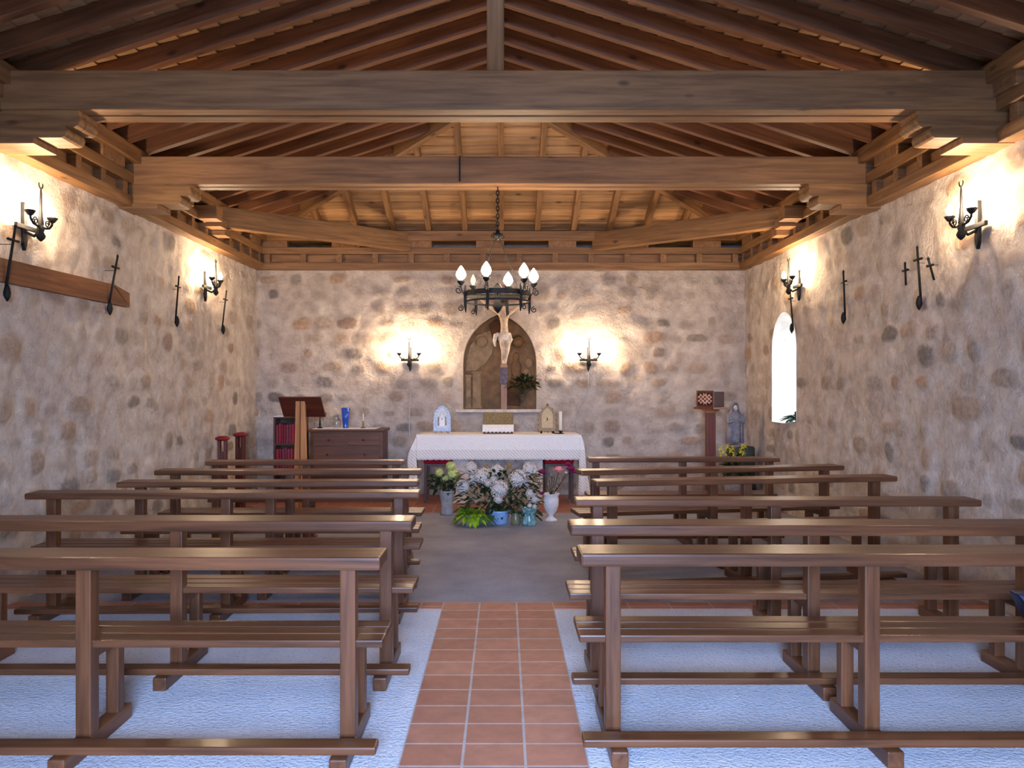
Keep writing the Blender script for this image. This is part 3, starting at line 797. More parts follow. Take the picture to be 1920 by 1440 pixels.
# stations of the cross: iron crosses leaning out at the top
def wall_cross(label, x, y, zb, zt, out, sgn, small=False):
    t = thing('wall_cross', label, 'cross', (x, y, zb), 0, 'iron wall crosses')
    Ht = zt-zb
    n = 1 if sgn > 0 else -1
    a = Vector((n*0.012, 0, 0.02)); b = Vector((n*out, 0, Ht))
    mb = MB(); mb.tube([a, a.lerp(b, 0.5), b], [0.011, 0.010, 0.009] if not small else [0.009]*3, 8); mb.tube([b, b+Vector((0, 0, 0.02))], [0.013, 0.004], 8); mb.build('shaft', 'iron', t, True)
    c = a.lerp(b, 0.80 if not small else 0.70); w = 0.075 if not small else 0.055
    mb = MB(); mb.tube([c+Vector((0, -w, 0)), c+Vector((0, -w*0.8, 0)), c, c+Vector((0, w*0.8, 0)), c+Vector((0, w, 0))], [0.004, 0.011, 0.009, 0.011, 0.004], 8); mb.build('cross_arm', 'iron', t, True)
    if not small:
        mb = MB(); mb.lathe([(0.004, -0.06), (0.02, -0.03), (0.026, 0.0), (0.02, 0.035), (0.009, 0.06)], 12, (n*0.03, 0, 0.04)); mb.build('finial', 'iron', t, True)
    mb = MB(); mb.tube([(-n*0.02, 0, Ht*0.75), (n*out*0.75, 0, Ht*0.75)], 0.0025, 6); mb.build('wall_hook', 'iron', t, True)
for lab, px, d, yb, yt, out in (
    ('iron cross hanging in front of the lintel, at the frame edge on the left wall', 6, 5.64, 560, 424, 0.09),
    ('iron cross over the far end of the lintel', 200, 7.11, 587, 481, 0.10),
    ('iron cross between the lintel and the far sconce on the left wall', 327, 8.57, 610, 520, 0.05),
    ('slim iron cross nearest the altar corner on the left wall', 414, 9.98, 624, 547, 0.07)):
    zb = H-(yb-CY)*d/F; zt = H-(yt-CY)*d/F
    wall_cross(lab, WL+0.02, d, zb, zt, out, 1)
for lab, px, d, yb, yt, out, sm in (
    ('iron cross hanging just above the slit window', 1490, 9.52, 622, 545, 0.05, False),
    ('single iron cross between the slit window and the group of three', 1590, 8.07, 604, 510, 0.03, False),
    ('tall iron cross in the middle of the group of three', 1732, 6.60, 577, 465, 0.045, False),
    ('short iron cross beside the tall one, on the altar side', 1707, 6.85, 539, 495, 0.02, True),
    ('short iron cross beside the tall one, on the sconce side', 1758, 6.40, 530, 486, 0.06, True)):
    zb = H-(yb-CY)*d/F; zt = H-(yt-CY)*d/F
    wall_cross(lab, WR-0.02, d, zb, zt, out, -1, sm)

# chandelier
ch = thing('chandelier', 'wrought iron ring chandelier with lit candle bulbs hanging before the altar', 'chandelier', (-0.06, 7.53, 0))
ZR_ = 2.445; RR = 0.305
mb = MB()
z = 3.49; i = 0
while z > 3.06:
    c = Vector((0, 0, z-0.022)); ax = Vector((1, 0, 0)) if i % 2 else Vector((0, 1, 0))
    mb.tube([c+ax*(0.014*math.cos(a))+Vector((0, 0, 0.026*math.sin(a))) for a in [2*PI*k/10 for k in range(11)]], 0.0055, 6)
    z -= 0.037; i += 1
mb.build('chain', 'iron', ch, True)
mb = MB(); mb.lathe([(0.004, 2.98), (0.03, 3.0), (0.055, 3.03), (0.03, 3.045), (0.02, 3.06), (0.006, 3.075)], 14)
for k in range(4):
    a = k*PI/2+0.4; mb.tube(scroll((0.05*math.cos(a), 0.05*math.sin(a), 3.02), 0.03, PI/2, 1.1, (math.cos(a), math.sin(a), 0)), 0.005, 6)
mb.build('hanger_crown', 'iron', ch, True)
for k in range(4):
    a = k*PI/2+PI/4; e = Vector((RR*math.cos(a), RR*math.sin(a), ZR_+0.04)); s0 = Vector((0.02*math.cos(a), 0.02*math.sin(a), 3.0))
    mb = MB(); pts = []
    for i in range(15):
        t = i/14; pts.append(s0.lerp(e, t)+Vector((0.006*math.cos(t*40), 0.006*math.sin(t*40), 0)))
    mb.tube(pts, 0.0026, 6); mb.build('hanging_rod', 'iron', ch, True)
def ring(z0, z1, r, th):
    m_ = MB(); n = 40; vs_, fs_ = [], []
    for k in range(n):
        a = 2*PI*k/n
        for rr, zz in ((r-th, z0), (r+th, z0), (r+th, z1), (r-th, z1)): vs_.append((rr*math.cos(a), rr*math.sin(a), zz))
    for k in range(n):
        j = (k+1) % n
        for q in range(4): fs_.append((k*4+q, j*4+q, j*4+(q+1) % 4, k*4+(q+1) % 4))
    m_.add(vs_, fs_); return m_
ring(ZR_-0.002, ZR_+0.045, RR, 0.006).build('ring_band', 'iron', ch)
ring(ZR_-0.06, ZR_-0.045, RR, 0.006).build('ring_band', 'iron', ch)
mb = MB(); mb.tube([(-RR, 0, ZR_+0.02), (RR, 0, ZR_+0.02)], 0.008, 6); mb.tube([(0, -RR, ZR_+0.02), (0, RR, ZR_+0.02)], 0.008, 6)
mb.lathe([(0.005, ZR_-0.16), (0.03, ZR_-0.13), (0.05, ZR_-0.09), (0.025, ZR_-0.04), (0.03, ZR_+0.03), (0.045, ZR_+0.08), (0.02, ZR_+0.12), (0.004, ZR_+0.13)], 14); mb.build('hub', 'iron', ch, True)
for k in range(6):
    a = PI/6*0.35+k*PI/3 + 0.05; er = Vector((math.cos(a), math.sin(a), 0))
    mb = MB()
    mb.tube([er*(RR+0.006)+Vector((0, 0, ZR_+0.10)), er*(RR+0.008)+Vector((0, 0, ZR_)), er*(RR+0.008)+Vector((0, 0, ZR_-0.10)), er*(RR+0.004)+Vector((0, 0, ZR_-0.16))], [0.008, 0.016, 0.014, 0.004], 8)
    mb.tube([er*(RR+0.005)+Vector((0, 0, ZR_-0.02)), er*(RR+0.03)+Vector((0, 0, ZR_+0.03)), er*(RR+0.05)+Vector((0, 0, ZR_+0.07)), er*(RR+0.05)+Vector((0, 0, ZR_+0.10))], 0.007, 6)
    mb.tube(scroll(er*(RR+0.075)+Vector((0, 0, ZR_+0.05)), 0.036, PI/2, 1.4, er), 0.006, 6)
    mb.tube(scroll(er*(RR+0.055)+Vector((0, 0, ZR_-0.12)), 0.03, PI/2, 1.3, er), 0.005, 6)
    mb.build('candle_arm', 'iron', ch, True)
    p = er*(RR+0.05)+Vector((0, 0, ZR_+0.125))
    candle_unit(ch, p, 'bulb_dim' if k == 2 else 'bulb_c', 0.047 if k != 2 else 0.026, 0.135 if k != 2 else 0.1, 0.02)

# ------------------------------------------------------------------ crucifix
cz = sum([0]); cr = thing('crucifix', 'tall carved crucifix with a pale Christ figure standing in front of the niche', 'crucifix', (0.0, WB-0.1, 1.25))
board('upright', (0.0, 0.0, 0.0), (0.0, 0.0, 1.80), 0.085, 0.05, 'cross_wood', cr, (0, 1, 0))
board('cross_beam', (-0.42, 0.0, 1.60), (0.42, 0.0, 1.60), 0.05, 0.085, 'cross_wood', cr)
mb = MB(); mb.prism([(-0.06, -0.0), (0.05, 0.0), (0.06, 0.10), (0.045, 0.25), (-0.045, 0.26), (-0.07, 0.12)], 'y', -0.06, 0.03)
mb.build('violet_cloth', 'violet', cr, matrix=Matrix.Translation((0.0, 0.0, 0.36)), bevel=0.012)
mb = MB(); mb.box((-0.05, -0.09, 0.60), (0.05, -0.02, 0.64)); mb.build('foot_rest', 'cross_wood', cr, bevel=0.005)
def skin_obj(name, nodes, edges, mat, parent, root=0, sub=2):
    me = bpy.data.meshes.new(name); bm = bmesh.new(); ly = bm.verts.layers.skin.verify()
    vv = []
    for i, (p, r) in enumerate(nodes):
        v = bm.verts.new(p); v[ly].radius = (r, r) if not isinstance(r, tuple) else r; v[ly].use_root = (i == root); vv.append(v)
    for a, b in edges: bm.edges.new((vv[a], vv[b]))
    bm.to_mesh(me); bm.free()
    o = link(name, me, mat, parent)
    s = o.modifiers.new('skin', 'SKIN'); s.use_smooth_shade = True
    q = o.modifiers.new('sub', 'SUBSURF'); q.levels = sub; q.render_levels = sub
    return o
Y = -0.085
nodes = [((0.015, Y, 1.06), (0.075, 0.055)), ((0.005, Y, 1.16), (0.062, 0.048)), ((0.0, Y, 1.27), (0.085, 0.06)), ((0.0, Y, 1.37), (0.085, 0.055)), ((0.0, Y-0.005, 1.42), 0.034), ((-0.01, Y-0.02, 1.47), 0.05), ((-0.012, Y-0.025, 1.52), 0.048),
         ((-0.10, Y, 1.40), 0.034), ((-0.23, Y+0.015, 1.50), 0.026), ((-0.34, Y+0.03, 1.585), 0.02), ((-0.39, Y+0.03, 1.60), 0.02),
         ((0.10, Y, 1.40), 0.034), ((0.23, Y+0.015, 1.50), 0.026), ((0.34, Y+0.03, 1.585), 0.02), ((0.39, Y+0.03, 1.60), 0.02),
         ((-0.03, Y-0.01, 0.98), 0.052), ((-0.005, Y-0.055, 0.845), 0.038), ((-0.012, Y-0.01, 0.70), 0.024), ((-0.005, Y-0.04, 0.645), 0.022), 
         ((0.055, Y-0.01, 0.98), 0.052), ((0.045, Y-0.06, 0.85), 0.038), ((0.02, Y-0.015, 0.71), 0.024), ((0.012, Y-0.06, 0.65), 0.022)]
edges = [(0,1),(1,2),(2,3),(3,4),(4,5),(5,6),(3,7),(7,8),(8,9),(9,10),(3,11),(11,12),(12,13),(13,14),(0,15),(15,16),(16,17),(17,18),(0,19),(19,20),(20,21),(21,22)]
fig = skin_obj('figure', nodes, edges, 'ivory', cr)
mb = MB(); mb.ball((-0.012, Y-0.005, 1.51), 0.058, 12, 8, (1, 0.9, 1.1)); mb.tube([(-0.05, Y-0.01, 1.49), (-0.06, Y-0.015, 1.43), (-0.055, Y-0.02, 1.38)], [0.024, 0.02, 0.008], 8); mb.tube([(0.03, Y-0.01, 1.49), (0.04, Y-0.01, 1.44)], [0.022, 0.01], 8)
mb.build('hair', 'hair', cr, True)
mb = MB(); mb.lathe([(0.085, -0.08), (0.10, -0.05), (0.098, 0.0), (0.088, 0.04), (0.08, 0.05)], 18, (0.013, Y, 1.05), 1, 0.72)
mb.tube([(-0.08, Y-0.02, 1.08), (-0.12, Y-0.03, 1.06), (-0.135, Y-0.02, 0.98), (-0.125, Y-0.01, 0.90)], [0.03, 0.034, 0.028, 0.012], 8)
mb.tube([(0.08, Y-0.04, 1.06), (0.10, Y-0.03, 1.0), (0.085, Y-0.03, 0.94)], [0.02, 0.026, 0.01], 8)
mb.build('loincloth', 'loin', cr, True)

# ------------------------------------------------------------------ altar
AX0, AX1, AY0, AY1, AZ = -1.15, 0.985, 10.52, 11.14, 0.925
al = thing('altar', 'stone altar table with a grey block base in front of the niche', 'altar', ((AX0+AX1)/2, (AY0+AY1)/2, 0))
hx = (AX1-AX0)/2; hy = (AY1-AY0)/2
mb = MB(); mb.box((-hx, -hy, AZ-0.10), (hx, hy, AZ)); mb.build('altar_slab', 'altar_pale', al, bevel=0.01)
mb = MB(); mb.box((-0.42, -0.16, 0.004), (0.42, 0.2, AZ-0.10)); mb.build('base_block', 'altar_stone', al, bevel=0.01)
for x in (-0.50, 0.50):
    mb = MB(); mb.box((x-0.105, -0.2, 0.004), (x+0.105, 0.22, AZ-0.10)); mb.build('side_pier', 'altar_pale', al, bevel=0.01)
# cloth: top, short front and back drop, long drops at the ends
cl_nu, cl_ns = 60, 0
me_v, me_f = [], []
def cloth():
    mb = MB()
    c0 = Vector(((AX0+AX1)/2, (AY0+AY1)/2, AZ+0.004))
    o = 0.02
    n = 56
    # front sheet with a scalloped hem
    def sheet(fn, nu, nv):
        b = len(mb.v)
        for j in range(nv+1):
            for i in range(nu+1): mb.v.append(fn(i/nu, j/nv))
        for j in range(nv):
            for i in range(nu):
                a = b+j*(nu+1)+i; mb.f.append((a, a+1, a+nu+2, a+nu+1))
    X0, X1, Y0, Y1 = -hx-o, hx+o, -hy-o, hy+o
    def top(s, t): return Vector((X0+(X1-X0)*s, Y0+(Y1-Y0)*t, 0.006+0.002*math.sin(s*9)))
    sheet(top, 20, 6)
    def front(s, t):
        hem = 0.325+0.008*abs(math.sin(s*PI*28))
        return Vector((X0+(X1-X0)*s, Y0-0.012*t-0.006*math.sin(s*30+1)*t, 0.006-hem*t))
    sheet(front, 112, 10)
    def back(s, t): return Vector((X0+(X1-X0)*s, Y1+0.01*t, 0.006-0.25*t))
    sheet(back, 20, 4)
    for sg in (-1, 1):
        def side(s, t):
            xe = X1 if sg > 0 else X0
            fl = 0.105*math.sin(min(1, t*1.5)*PI*0.5)+0.02*math.sin(t*7+sg)
            wv = 0.018*math.sin(s*24+0.6)*t
            if s < 0.25:      # the corner of the cloth falls in a fold that faces the front
                q = s/0.25; x = xe+sg*(fl*q-0.02*(1-q)*t); y = Y0-0.02*t-0.015*math.sin(q*PI*2)*t
            else:
                q = (s-0.25)/0.75; x = xe+sg*(fl*(1-0.5*q)+wv); y = Y0-0.02*t*(1-q)+(Y1-Y0)*q
            return Vector((x, y, 0.006-(0.80 if sg > 0 else 0.72)*t))
        sheet(side, 30, 16)
    ob = mb.build('altar_cloth', 'altar_cloth', None, True, Matrix.Translation(c0))
    bm = bmesh.new(); bm.from_mesh(ob.data); bmesh.ops.remove_doubles(bm, verts=bm.verts, dist=0.004); bmesh.ops.recalc_face_normals(bm, faces=bm.faces); bm.to_mesh(ob.data); bm.free()
    sm = ob.modifiers.new('thick', 'SOLIDIFY'); sm.thickness = 0.004; sm.offset = 1
    return ob
ac = cloth(); tag(ac, 'white altar cloth with a crocheted band hanging over the altar front', 'tablecloth')

# objects on the altar
AT = AZ+0.014
def pointed(w, zs, rise): return [(u, z) for u, z in arch_outline(0, w, 0, zs, rise, 8)]
def sacra(label, x, y, w, h, fmat, cmat, rz, mname):
    t = thing('altar_card', label, 'altar card', (x, y, AT), rz)
    tilt = Matrix.Rotation(-0.16, 4, 'X'); tilt.translation = (0, 0, 0.03)
    out = pointed(w, h*0.5, h*0.5); inn = [(u*0.66, 0.05+z*0.78) for u, z in out]
    mb = MB(); n = len(out)
    vs_ = [(u, 0.0, z) for u, z in out]+[(u, 0.0, z) for u, z in inn]+[(u, 0.025, z) for u, z in out]+[(u, 0.025, z) for u, z in inn]
    fs_ = []
    for i in range(n):
        j = (i+1) % n
        fs_ += [(i, j, n+j, n+i), (2*n+i, 3*n+i, 3*n+j, 2*n+j), (i, 2*n+i, 2*n+j, j), (n+i, n+j, 3*n+j, 3*n+i)]
    mb.add(vs_, fs_)
    for i in range(0, n, 3): mb.ball((out[i][0], 0.01, out[i][1]), 0.013, 8, 6)
    mb.ball((0, 0.01, h+0.012), 0.02, 8, 6)
    mb.build('frame', fmat, t, False, tilt)
    mb = MB(); mb.prism(inn, 'y', 0.006, 0.02); mb.build('card', cmat, t, False, tilt)
    if cmat == 'card':
        mb = MB(); mb.prism([(-0.035, 0.07), (0.035, 0.07), (0.03, 0.18), (0.012, 0.21), (0.0, 0.25), (-0.012, 0.21), (-0.03, 0.18)], 'y', 0.0, 0.008); mb.build('printed_figure', 'paper', t, False, tilt)
        for q in (-1, 1):
            mb = MB(); mb.prism([(q*0.05-0.012, 0.08), (q*0.05+0.012, 0.08), (q*0.05+0.008, 0.2), (q*0.05-0.008, 0.2)], 'y', 0.001, 0.008); mb.build('printed_panel', 'statue', t, False, tilt)
    mb = MB()
    for s in (-1, 1): mb.ball((s*w*0.7, 0.0, 0.018), 0.018, 8, 6)
    mb.tube([(0, 0.01, h*0.6), (0, 0.14, 0.006)], 0.007, 6)
    mb.build('stand', fmat if fmat == 'silver' else 'iron', t, True)
    return t
p = P(829, 805, 10.75); sacra('pointed silver-framed altar card on the left of the white altar cloth', p.x, 10.75, 0.118, 0.36, 'silver', 'card', 0.12, 's')
p = P(1026, 805, 10.75); sacra('pointed dull-gold altar card with a yellowed panel beside the candle', p.x, 10.75, 0.118, 0.355, 'gilt', 'card_tan', -0.12, 'g')
p = P(1051, 806, 10.68)
t = thing('candle', 'white altar candle in a low dark holder beside the gold altar card', 'candle', (p.x, 10.68, AT))
mb = MB(); mb.lathe([(0.05, 0.0), (0.048, 0.01), (0.02, 0.018), (0.018, 0.03), (0.032, 0.036), (0.03, 0.045)], 16); mb.tube([(-0.03, -0.03, 0.01), (-0.09, -0.05, 0.012)], 0.008, 6); mb.build('holder', 'iron', t, True)
mb = MB(); mb.lathe([(0.021, 0.045), (0.021, 0.30), (0.016, 0.305), (0.004, 0.306)], 14); mb.build('wax_stick', 'wax', t, True)
mb = MB(); mb.tube([(0, 0, 0.3), (0, 0, 0.32)], 0.002, 6); mb.build('wick', 'stem', t)
# missal stand with brocade over white lace
p = P(934, 807, 10.82)
t = thing('missal_stand', 'altar book stand with olive brocade above a white lace skirt, centre of the altar', 'book stand', (p.x, 10.82, AT))
mb = MB(); mb.hexa([(-0.205, -0.13, 0), (0.205, -0.13, 0), (0.205, 0.16, 0), (-0.205, 0.16, 0), (-0.205, -0.09, 0.10), (0.205, -0.09, 0.10), (0.205, 0.16, 0.26), (-0.205, 0.16, 0.26)]); mb.build('stand_body', 'dark', t, bevel=0.005)
mb = MB(); mb.hexa([(-0.20, -0.105, 0.102), (0.20, -0.105, 0.102), (0.20, 0.15, 0.262), (-0.20, 0.15, 0.262), (-0.20, -0.115, 0.122), (0.20, -0.115, 0.122), (0.20, 0.145, 0.285), (-0.20, 0.145, 0.285)]); mb.build('brocade_cover', 'brocade', t, bevel=0.004)
mb = MB(); b0 = 0; n = 40
for i in range(n+1):
    s = -0.212+0.424*i/n
    mb.v += [Vector((s, -0.118, 0.125)), Vector((s, -0.142-0.004*math.sin(i*1.3), 0.014+0.018*abs(math.sin(i*PI/5))))]
for i in range(n): mb.f.append((2*i, 2*i+1, 2*i+3, 2*i+2))
o = mb.build('lace_skirt', 'linen', t, True); sm = o.modifiers.new('thick', 'SOLIDIFY'); sm.thickness = 0.004

# ------------------------------------------------------------------ foliage helpers
def leaf_mesh(mb, base, direction, length, width, bend=0.25, seg=4):
    d = Vector(direction).normalized(); side = d.cross(Vector((0, 0, 1)))
    side = side.normalized() if side.length > 0.05 else Vector((1, 0, 0))
    base = Vector(base); b = len(mb.v)
    for i in range(seg+1):
        t = i/seg; w = width*math.sin(PI*(0.08+0.92*t))**0.8*0.5 if i < seg else 0.0015
        c = base+d*length*t+Vector((0, 0, -bend*length*t*t))
        mb.v += [c-side*w, c+Vector((0, 0, -w*0.35)), c+side*w]
    for i in range(seg):
        a = b+3*i
        mb.f += [(a, a+1, a+4, a+3), (a+1, a+2, a+5, a+4)]
def rdir(zmin=-0.3, zmax=1.0):
    a = random.uniform(0, 2*PI); z = random.uniform(zmin, zmax); r = math.sqrt(max(0, 1-z*z))
    return Vector((r*math.cos(a), r*math.sin(a), z))
def hydrangea(mb, c, r, n=70, sz=0.34, lump=0.0):
    c = Vector(c); mb.ball(c, r*(0.8-lump*0.7), 12, 8, (1, 1, 0.9))
    for i in range(n):
        z = 1-2*(i+0.5)/n; a = i*2.399963; rr = math.sqrt(1-z*z)
        nrm = Vector((rr*math.cos(a), rr*math.sin(a), z)); p = c+nrm*r*(0.93+random.uniform(-0.08, 0.08)+lump*noise.noise(nrm*1.7+c*9))
        t1 = nrm.orthogonal().normalized(); t1 = Quaternion(nrm, random.uniform(0, PI)) @ t1; t2 = nrm.cross(t1); s = r*sz
        for u, v in ((t1, t2), (t2, -t1), (-t1, -t2), (-t2, t1)):
            b = len(mb.v)
            mb.v += [p, p+(u*0.55+v*0.35)*s+nrm*s*0.12, p+u*s*0.95+nrm*s*0.2, p+(u*0.55-v*0.35)*s+nrm*s*0.12]
            mb.f.append((b, b+1, b+2, b+3))
def rose(mb, c, r):
    c = Vector(c); mb.ball(c, r*0.62, 10, 8)
    for k in range(3):
        for i in range(5):
            a = i*2*PI/5+k*0.6; e = Vector((math.cos(a), math.sin(a), 0)); t = Vector((-math.sin(a), math.cos(a), 0)); q = r*(0.6+0.2*k)
            b = len(mb.v)
            for s in (-1, 0, 1):
                mb.v += [c+e*q*0.5+t*s*q*0.35-Vector((0, 0, r*0.5)), c+e*q*1.0+t*s*q*0.62-Vector((0, 0, r*0.05)), c+e*q*1.05+t*s*q*0.4+Vector((0, 0, r*(0.55-0.22*k)))]
            for s in (0, 1):
                for j in (0, 1): mb.f.append((b+3*s+j, b+3*s+j+1, b+3*s+j+4, b+3*s+j+3))
def nofix(mb, name, mat, parent): return mb.build(name, mat, parent, False, fix=False)

# big white arrangement
DB = 9.12
base = P(936, 985, DB); base.z = 0
t = thing('flower_arrangement', 'large mixed bouquet of white hydrangeas in a light blue pot before the altar', 'flowers', (base.x, DB, 0))
def loc(px, py, dd=0.0):
    q = P(px, py, DB+dd); return Vector((q.x-base.x, dd, q.z))
mb = MB(); mb.lathe([(0.09, 0.0), (0.10, 0.01), (0.125, 0.14), (0.135, 0.155), (0.125, 0.16), (0.11, 0.15)], 20); mb.build('pot', 'pot_blue', t, True)
heads = [(883, 878, 12.5, 0.05), (903, 893, 15, -0.08), (931, 884, 14, 0.06), (936, 916, 17, -0.2), (971, 897, 17, -0.1), (993, 880, 14.5, 0.02), (868, 913, 14, -0.02), (994, 925, 9, -0.12), (1003, 936, 8, -0.1), (926, 899, 7, -0.12), (915, 906, 7, -0.14), (934, 936, 8, -0.22), (912, 884, 9, 0.08), (887, 900, 10, 0.0), (985, 905, 9, 0.0)]
for px, py, r, dd in heads:
    mb = MB(); c = loc(px, py, dd); rr = r*(DB+dd)/F
    hydrangea(mb, c, rr*0.97, 64, 0.34, 0.3); nofix(mb, 'flower_head', 'petal_white', t)
mb = MB()
for px, py, r, dd in heads:
    c = loc(px, py, dd); mb.tube([(0.0, 0.0, 0.12), (c.x*0.4, c.y*0.4, 0.12+(c.z-0.12)*0.5), c], 0.006, 6)
mb.build('stem', 'stem', t, True)
mb = MB()
for i in range(520):
    px = random.uniform(860, 1010); py = random.uniform(884, 970); dd = random.uniform(-0.14, 0.16)
    q = loc(px, py, dd); out = Vector((q.x*1.5, -0.5+random.uniform(-0.5, 0.5), random.uniform(-0.3, 0.6)))
    leaf_mesh(mb, q, out, random.uniform(0.06, 0.12), random.uniform(0.03, 0.055))
nofix(mb, 'foliage', 'leaf_dark', t)
for px, py in ((912, 874), (956, 872), (962, 882), (1006, 898), (1012, 908), (914, 924), (905, 934), (966, 948), (952, 938), (880, 925), (985, 940), (898, 920), (950, 878), (972, 930), (920, 945), (1000, 915)):
    mb = MB(); q = loc(px, py, random.uniform(-0.16, 0.05))
    for k in range(7):
        leaf_mesh(mb, q-Vector((0, 0, 0.04)), Vector((random.uniform(-0.6, 0.6), random.uniform(-0.6, 0.2), 1)), random.uniform(0.07, 0.12), 0.022, 0.1)
    nofix(mb, 'dried_plume', 'dried', t)
mb = MB()
for i in range(110):
    px = random.uniform(860, 1006); py = random.uniform(900, 968); q = loc(px, py, random.uniform(-0.14, 0.0))
    leaf_mesh(mb, q, rdir(-0.2, 0.6)+Vector((0, -0.6, 0)), random.uniform(0.05, 0.09), 0.035)
nofix(mb, 'low_foliage', 'leaf', t)
# lime plant at its foot
base2 = P(884, 985, 9.0)
t = thing('hosta_plant', 'lime green broad-leaved pot plant on the floor left of the blue pot', 'plant', (base2.x, 9.0, 0))
mb = MB(); mb.lathe([(0.08, 0.0), (0.10, 0.10), (0.105, 0.12), (0.09, 0.12)], 16); mb.build('pot', 'pot_grey', t, True)
mb = MB()
for i in range(90):
    dr = rdir(-0.2, 0.95); leaf_mesh(mb, (dr.x*0.05, dr.y*0.05, 0.13), dr*Vector((1.0, 1.1, 1.2)), random.uniform(0.13, 0.21), random.uniform(0.05, 0.08), 0.5, 5)
nofix(mb, 'foliage', 'leaf_lime', t)
mb = MB()
for i in range(50):
    dr = rdir(-0.2, 0.6); leaf_mesh(mb, (0.10+dr.x*0.05, dr.y*0.04, 0.11), dr+Vector((0.5, -0.4, 0)), random.uniform(0.10, 0.17), 0.045, 0.5, 5)
nofix(mb, 'low_foliage', 'leaf', t)
# foil wrapped pot and jar
b3 = P(992, 986, 9.0)
t = thing('wrapped_pot', 'teal foil-wrapped flower pot on the floor right of the white bouquet', 'flower pot', (b3.x, 9.0, 0))
mb = MB(); prof = [(0.07, 0.0), (0.085, 0.03), (0.075, 0.09), (0.06, 0.13), (0.105, 0.20), (0.11, 0.21), (0.055, 0.13)]
mb.lathe(prof, 28)
for i, v in enumerate(mb.v):
    k = i % 28; s = 1+0.10*math.sin(k*PI*2/28*7)*(1 if v.z > 0.02 else 0.3); v.x *= s; v.y *= s
mb.build('wrap', 'wrap', t, True)
mb = MB()
for i in range(40):
    dr = rdir(0.0, 1); leaf_mesh(mb, (0, 0, 0.15), dr, random.uniform(0.09, 0.2), 0.03, 0.2)
nofix(mb, 'foliage', 'leaf_teal', t)
mb = MB()
for px, py in ((993, 948), (984, 955), (1002, 950)):
    q = P(px, py, 8.95); hydrangea(mb, (q.x-b3.x, -0.05, q.z), 0.028, 18, 0.5)
nofix(mb, 'small_flower', 'petal_white', t)
b4 = P(967, 986, 9.02)
t = thing('glazed_jar', 'small olive glazed jar between the blue pot and the foil-wrapped pot', 'jar', (b4.x, 9.02, 0))
mb = MB(); mb.lathe([(0.045, 0.0), (0.055, 0.03), (0.055, 0.09), (0.04, 0.125), (0.045, 0.14), (0.035, 0.14), (0.035, 0.11)], 18); mb.build('jar_body', 'pot_olive', t, True)
mb = MB()
for i in range(14): leaf_mesh(mb, (0, 0, 0.13), rdir(0.3, 1), random.uniform(0.08, 0.14), 0.03, 0.3)
nofix(mb, 'foliage', 'leaf', t)
# plant with yellow-green heads in a tall grey pot
b5 = P(838, 964, 9.75)
t = thing('potted_hydrangea', 'yellow-green hydrangea in a grey stone pot on the floor left of the bouquet', 'plant', (b5.x, 9.75, 0))
mb = MB(); mb.lathe([(0.075, 0.0), (0.085, 0.02), (0.07, 0.10), (0.085, 0.2), (0.10, 0.28), (0.105, 0.3), (0.09, 0.3), (0.08, 0.27)], 20); mb.build('pot', 'pot_grey', t, True)
def loc5(px, py): q = P(px, py, 9.7); return Vector((q.x-b5.x, -0.05, q.z))
for px, py, r in ((845, 874, 9), (849, 889, 11), (824, 886, 8), (835, 897, 6)):
    mb = MB(); hydrangea(mb, loc5(px, py), r*9.7/F, 54); nofix(mb, 'flower_head', 'petal_green', t)
mb = MB()
for i in range(85):
    q = loc5(random.uniform(808, 862), random.uniform(888, 918)); leaf_mesh(mb, q+Vector((0, random.uniform(0, .1), 0)), Vector((q.x*2, -0.5, random.uniform(-0.4, 0.5))), random.uniform(0.07, 0.13), 0.05)
nofix(mb, 'foliage', 'leaf_dark', t)
mb = MB()
for px, py in ((845, 874), (849, 889), (824, 886)): mb.tube([(0, 0, 0.25), loc5(px, py)], 0.006, 6)
mb.build('stem', 'stem', t, True)
# white urn with roses
b6 = P(1033, 977, 9.33)
t = thing('urn_vase', 'white footed urn with roses on the floor right of the bouquet', 'vase', (b6.x, 9.33, 0))
mb = MB(); mb.lathe([(0.075, 0.0), (0.075, 0.012), (0.045, 0.03), (0.025, 0.055), (0.03, 0.07), (0.065, 0.11), (0.09, 0.18), (0.093, 0.25), (0.085, 0.285), (0.10, 0.31), (0.105, 0.32), (0.088, 0.32), (0.08, 0.27)], 24); mb.build('urn', 'urn', t, True)
def loc6(px, py): q = P(px, py, 9.3); return Vector((q.x-b6.x, -0.03, q.z))
mb = MB(); rose(mb, loc6(1048, 880), 0.06); nofix(mb, 'pink_rose', 'petal_pink', t)
for px, py, r in ((1070, 878, 0.05), (1065, 870, 0.04), (1017, 884, 0.045), (1016, 925, 0.03), (1077, 884, 0.035)):
    mb = MB(); rose(mb, loc6(px, py), r); nofix(mb, 'magenta_flower', 'petal_mag', t)
mb = MB(); rose(mb, loc6(1061, 886), 0.025); nofix(mb, 'white_bud', 'petal_white', t)
mb = MB()
for px, py in ((1048, 885), (1068, 884), (1020, 890), (1061, 888), (1040, 895), (1030, 900), (1035, 893)): mb.tube([(0, 0, 0.27), loc6(px, py)], 0.005, 6)
mb.build('stem', 'stem', t, True)
mb = MB()
for i in range(46):
    q = loc6(random.uniform(1024, 1055), random.uniform(892, 922)); leaf_mesh(mb, q, rdir(-0.2, 0.8), random.uniform(0.04, 0.08), 0.022)
nofix(mb, 'foliage', 'dried', t)

